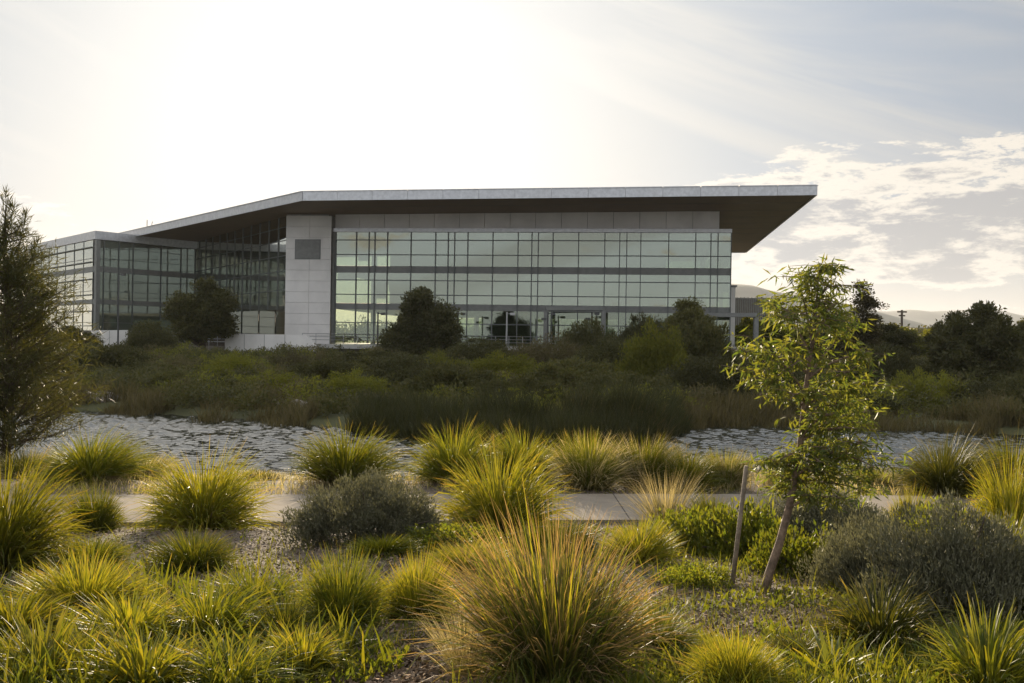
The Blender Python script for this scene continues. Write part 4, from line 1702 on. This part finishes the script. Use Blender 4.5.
NC = np.array(NC) - np.array(oak.location)
link('crown', leaves('crown', NC, np.array(ND), 0.22, 0.016, M['oak'], rng, fold=0.1), oak)

# ------------------------------------------------------------------ far bank shrubs and trees
BG = 'shrubs on the far bank'
def ev(i, a, b):
    return a + (b - a) * ((i * 0.618) % 1)


bank = [
    # kind, px, Y, wpx, top, label
    ('bushA', 112, 62, 62, 352, 'mid green shrub on the far bank beside the feathery tree'),
    ('bushB', 150, 88, 44, 323, 'dark bush against the left wing between lamp post and railing'),
    ('bushD', 180, 60, 60, 362, 'brownish low shrub on the far bank under the wing railing'),
    ('bushA', 172, 47, 46, 378, 'low green shrub near the far waterline left of the flat boulder'),
    ('bushA', 215, 49, 40, 384, 'small green shrub directly above the far waterline at left'),
    ('bushC', 238, 60, 62, 360, 'yellowish shrub below the long pale retaining wall'),
    ('bushD', 295, 64, 58, 356, 'brown-green shrub under the right end of the long pale wall'),
    ('bushC', 275, 50, 52, 378, 'mounded pale green shrub above the long flat boulder'),
    ('bushA', 325, 56, 60, 366, 'soft green shrub on the far bank left of the round tree foot'),
    ('bushC', 352, 46, 58, 378, 'yellow-tinted shrub low on the far bank, left of mid-picture'),
    ('bushA', 375, 68, 66, 352, 'green shrub at the left foot of the round tree'),
    ('bushB', 408, 50, 76, 362, 'dark broad shrub below the round tree'),
    ('bushA', 455, 44, 76, 372, 'broad green shrub low on the far bank below the round tree, right side'),
    ('bushB', 478, 66, 60, 345, 'dark shrub right of the round tree under the terrace rail'),
    ('bushC', 505, 54, 64, 360, 'olive shrub in the middle of the far bank'),
    ('bushA', 522, 40, 70, 384, 'green shrub low on the bank promontory'),
    ('bushD', 545, 66, 70, 342, 'brown-tinted shrub in front of the entrance doors'),
    ('bushA', 572, 48, 74, 366, 'rounded green shrub below the entrance portal'),
    ('bushB', 588, 74, 50, 322, 'dark upright bush covering the right part of the entrance portal'),
    ('bushB', 612, 60, 66, 346, 'dark shrub between entrance portal and yellow-topped shrub'),
    ('bushA', 628, 43, 76, 380, 'green shrub low on the far bank under the yellow-topped shrub'),
    ('bushC', 656, 54, 60, 334, 'yellow-topped round shrub in front of the right part of the glass'),
    ('bushB', 640, 76, 50, 318, 'dark shrub behind and left of the yellow-topped shrub'),
    ('bushA', 700, 62, 54, 330, 'green shrub below the right corner of the glass front'),
    ('bushB', 705, 47, 74, 364, 'dark broad shrub on the far bank below the curved wall'),
    ('bushD', 742, 60, 50, 372, 'brownish shrub by the sloping handrail'),
    ('bushB', 775, 50, 70, 372, 'dark shrub on the far bank behind the sapling trunk'),
    ('bushB', 760, 76, 60, 345, 'dark shrub below the brown slatted building'),
    ('bushA', 822, 47, 62, 390, 'green shrub low on the far bank behind the sapling crown'),
    ('bushC', 912, 46, 44, 378, 'pale mounded shrub on the right far bank, left one of two'),
    ('bushC', 946, 47, 46, 382, 'pale mounded shrub on the right far bank, right one of two'),
    ('bushB', 880, 55, 60, 352, 'dark shrub right of the sapling crown under the lit trees'),
    ('bushB', 928, 60, 60, 366, 'dark shrub between the pale mounds and the lit trees'),
    ('bushB', 862, 44, 56, 396, 'dark low shrub near the right far waterline'),
    ('bushB', 990, 46, 76, 388, 'dark shrub in front of the big right-hand trees'),
    ('bushB', 1035, 44, 70, 380, 'dark shrub cut by the right edge on the far bank'),
    ('bushA', 60, 55, 70, 368, 'green shrub on the far bank behind the feathery tree'),
    ('bushA', 10, 60, 80, 356, 'green shrub on the far bank at the left edge'),
    ('bushC', 440, 58, 50, 360, 'small olive shrub hugging the right foot of the round tree'),
]
for k, px, Y, wpx, top, lab in bank:
    q_ = 1 if Y < 68 else 0
    put(k, lab, 'shrub', px, Y, wpx * (1.15 if q_ else 1), top - (5 if q_ else 0), group=BG)


def crown_tree(key, rx, rz, trunk_h, mat, seed, nc=260, per=80, cr=0.5, leaf=0.2, width=0.1, bmat='darkbark', lobes=None, shell=0.45, kname='tree'):
    o = thing(kname, '', 'tree')
    rg = np.random.default_rng(seed)
    P, D, cc = [], [], []
    lobes = lobes or [(0, 0, 0, 1, 1)]
    for lx, ly, lz, lr, lh in lobes:
        p, d, c = clump_points(rx * lr, rx * lr, rz * lh, max(12, int(nc * lr * lr)), per, cr, rg, shell, -0.7)
        off = np.array([lx * rx, ly * rx, trunk_h + rz + lz * rz])
        P.append(p + off)
        D.append(d)
        cc.append(c + off)
    P, D, cc = map(np.concatenate, (P, D, cc))
    link('crown', leaves('crown', P, D, leaf, width, M[mat], rg), o)
    g = MB()
    g.tube([(0, 0, -0.4), (0.05 * rx, 0, trunk_h * 0.6), (0, 0.03 * rx, trunk_h + rz), (0, 0, trunk_h + rz * 1.5)], [rx * 0.09, rx * 0.07, rx * 0.045, rx * 0.015], 7)
    rg.shuffle(cc)
    for c in cc[:22]:
        c = Vector(c)
        s_ = Vector((0, 0, trunk_h * 0.7 + (c.z - trunk_h) * 0.3))
        g.tube([s_, s_.lerp(c, 0.5) + Vector((0, 0, -0.05 * rz)), c], [rx * 0.035, rx * 0.022, rx * 0.008], 5)
    g.build('trunk', M[bmat], o, local=True)
    me = o.children[0].data
    w, h = measured([me])
    w *= 0.97
    proto(key, o, w, h)


L5 = [(0, 0, -.1, .72, .8), (-.55, .2, -.35, .45, .55), (.55, -.1, -.3, .5, .6), (.1, .5, .1, .5, .6), (-.3, -.3, .35, .36, .4), (.3, .1, .62, .3, .34), (-.05, 0, .75, .2, .3), (-.6, -.3, -.6, .4, .4), (.5, .3, -.65, .5, .4)]
crown_tree('treeA', 3, 3.2, -1.3, 'bushdark', 31, lobes=L5, cr=0.5, leaf=0.24, width=0.11)
crown_tree('treeB', 3, 3.2, -1.2, 'bushyel', 32, lobes=L5[::-1], cr=0.5, leaf=0.26, width=0.13)
crown_tree('treeC', 2, 2.2, 0.4, 'bush', 33, lobes=[(0, 0, -.1, .7, .8), (.4, 0, .35, .5, .45), (-.45, .1, .15, .45, .5), (.05, 0, .75, .3, .35), (-.3, -.2, -.5, .5, .4), (.5, .2, -.3, .4, .4)], cr=0.4, leaf=0.17, width=0.08)
crown_tree('slim', 1, 2.6, 0.8, 'bushbrown', 34, nc=110, per=46, lobes=[(0, 0, -.2, 1, .8), (.15, 0, .5, .6, .55), (-.1, .1, .9, .3, .4)], cr=0.3, leaf=0.16, width=0.08, shell=.3)

TGp = 'trees beyond the pond'
for a in [
    ('treeC', 'small dark tree standing in front of the left wing behind the railing', 201, 97, 52, 282),
    ('treeA', 'dense round dark tree in front of the glass facade left of the entrance', 420, 76, 72, 293),
    ('treeC', 'loose-topped dark tree before the right part of the glass front', 684, 66, 54, 303),
    ('slim', 'slender reddish tree rising above the skyline behind the sapling', 862, 60, 34, 284),
    ('treeA', 'largest dark round tree on the right bank', 984, 56, 82, 308),
    ('treeA', 'dark tree just left of the largest right-bank tree', 952, 66, 50, 316),
    ('treeB', 'sunlit yellow-green tree under the power pole', 903, 118, 56, 330),
    ('treeB', 'sunlit yellow-green tree between power pole and largest dark tree', 934, 124, 54, 330),
    ('treeC', 'mid green tree right of the slender reddish tree', 884, 84, 44, 326),
    ('treeB', 'sunlit tree seen beyond the canopy frame at the building corner', 748, 120, 40, 320),
    ('treeB', 'sunlit tree just behind the brown slatted building front', 775, 100, 44, 322),
    ('treeB', 'sunlit yellow-green tree behind the sapling crown', 815, 100, 60, 325),
    ('treeA', 'dark tree behind the sapling crown', 842, 74, 50, 330),
    ('treeC', 'green tree cut by the right edge of the picture', 1030, 80, 50, 322),
    ('treeA', 'dark tree at the far left behind the feathery tree', 18, 82, 60, 310),
    ('treeA', 'dark tree peeking between feathery tree and left wing', 66, 90, 50, 328),
]:
    put(*a[:2], 'tree', *a[2:], group=TGp)

# distant woodland: many soft crowns, one mass
rng = np.random.default_rng(90)
PP, DD = [], []
for i in range(260):
    Yw = rng.uniform(210, 460)
    px = rng.uniform(-260, 1280)
    if 60 < px < 700 and Yw < 230:
        continue
    x = (px - 512) / 1000 * Yw
    rz = rng.uniform(3.0, 5.0) * (0.8 + Yw / 700)
    p, d, c = clump_points(rz * 1.3, rz * 1.3, rz, 34, 26, rz * 0.35, rng, 0.5, -0.2)
    PP.append(p + np.array([x, Yw, float(gz(x, Yw)) + rz * 0.35]))
    DD.append(d)
PP, DD = np.concatenate(PP), np.concatenate(DD)
o = link('distant_woodland', leaves('distant_woodland', PP, DD, 0.9, 0.6, M['bush'], rng))
o['kind'] = 'stuff'

# remove prototypes never used
for k, p in PROTO.items():
    if not p.get('used'):
        for ch in list(p['obj'].children):
            bpy.data.objects.remove(ch)
        bpy.data.objects.remove(p['obj'])

# ------------------------------------------------------------------ haze
hm, t, out = newmat('haze')
vp = t.n('ShaderNodeVolumePrincipled')
vp.inputs['Color'].default_value = (0.92, 0.93, 0.95, 1)
vp.inputs['Density'].default_value = 0.00010
vp.inputs['Anisotropy'].default_value = 0.15
t.link(vp.outputs[0], out.inputs['Volume'])
g = MB()
g.box((-9500, -300, -60), (19000, 0, 0), (0, 12600, 0), (0, 0, 330))
o = g.build('haze', hm)
o['kind'] = 'stuff'
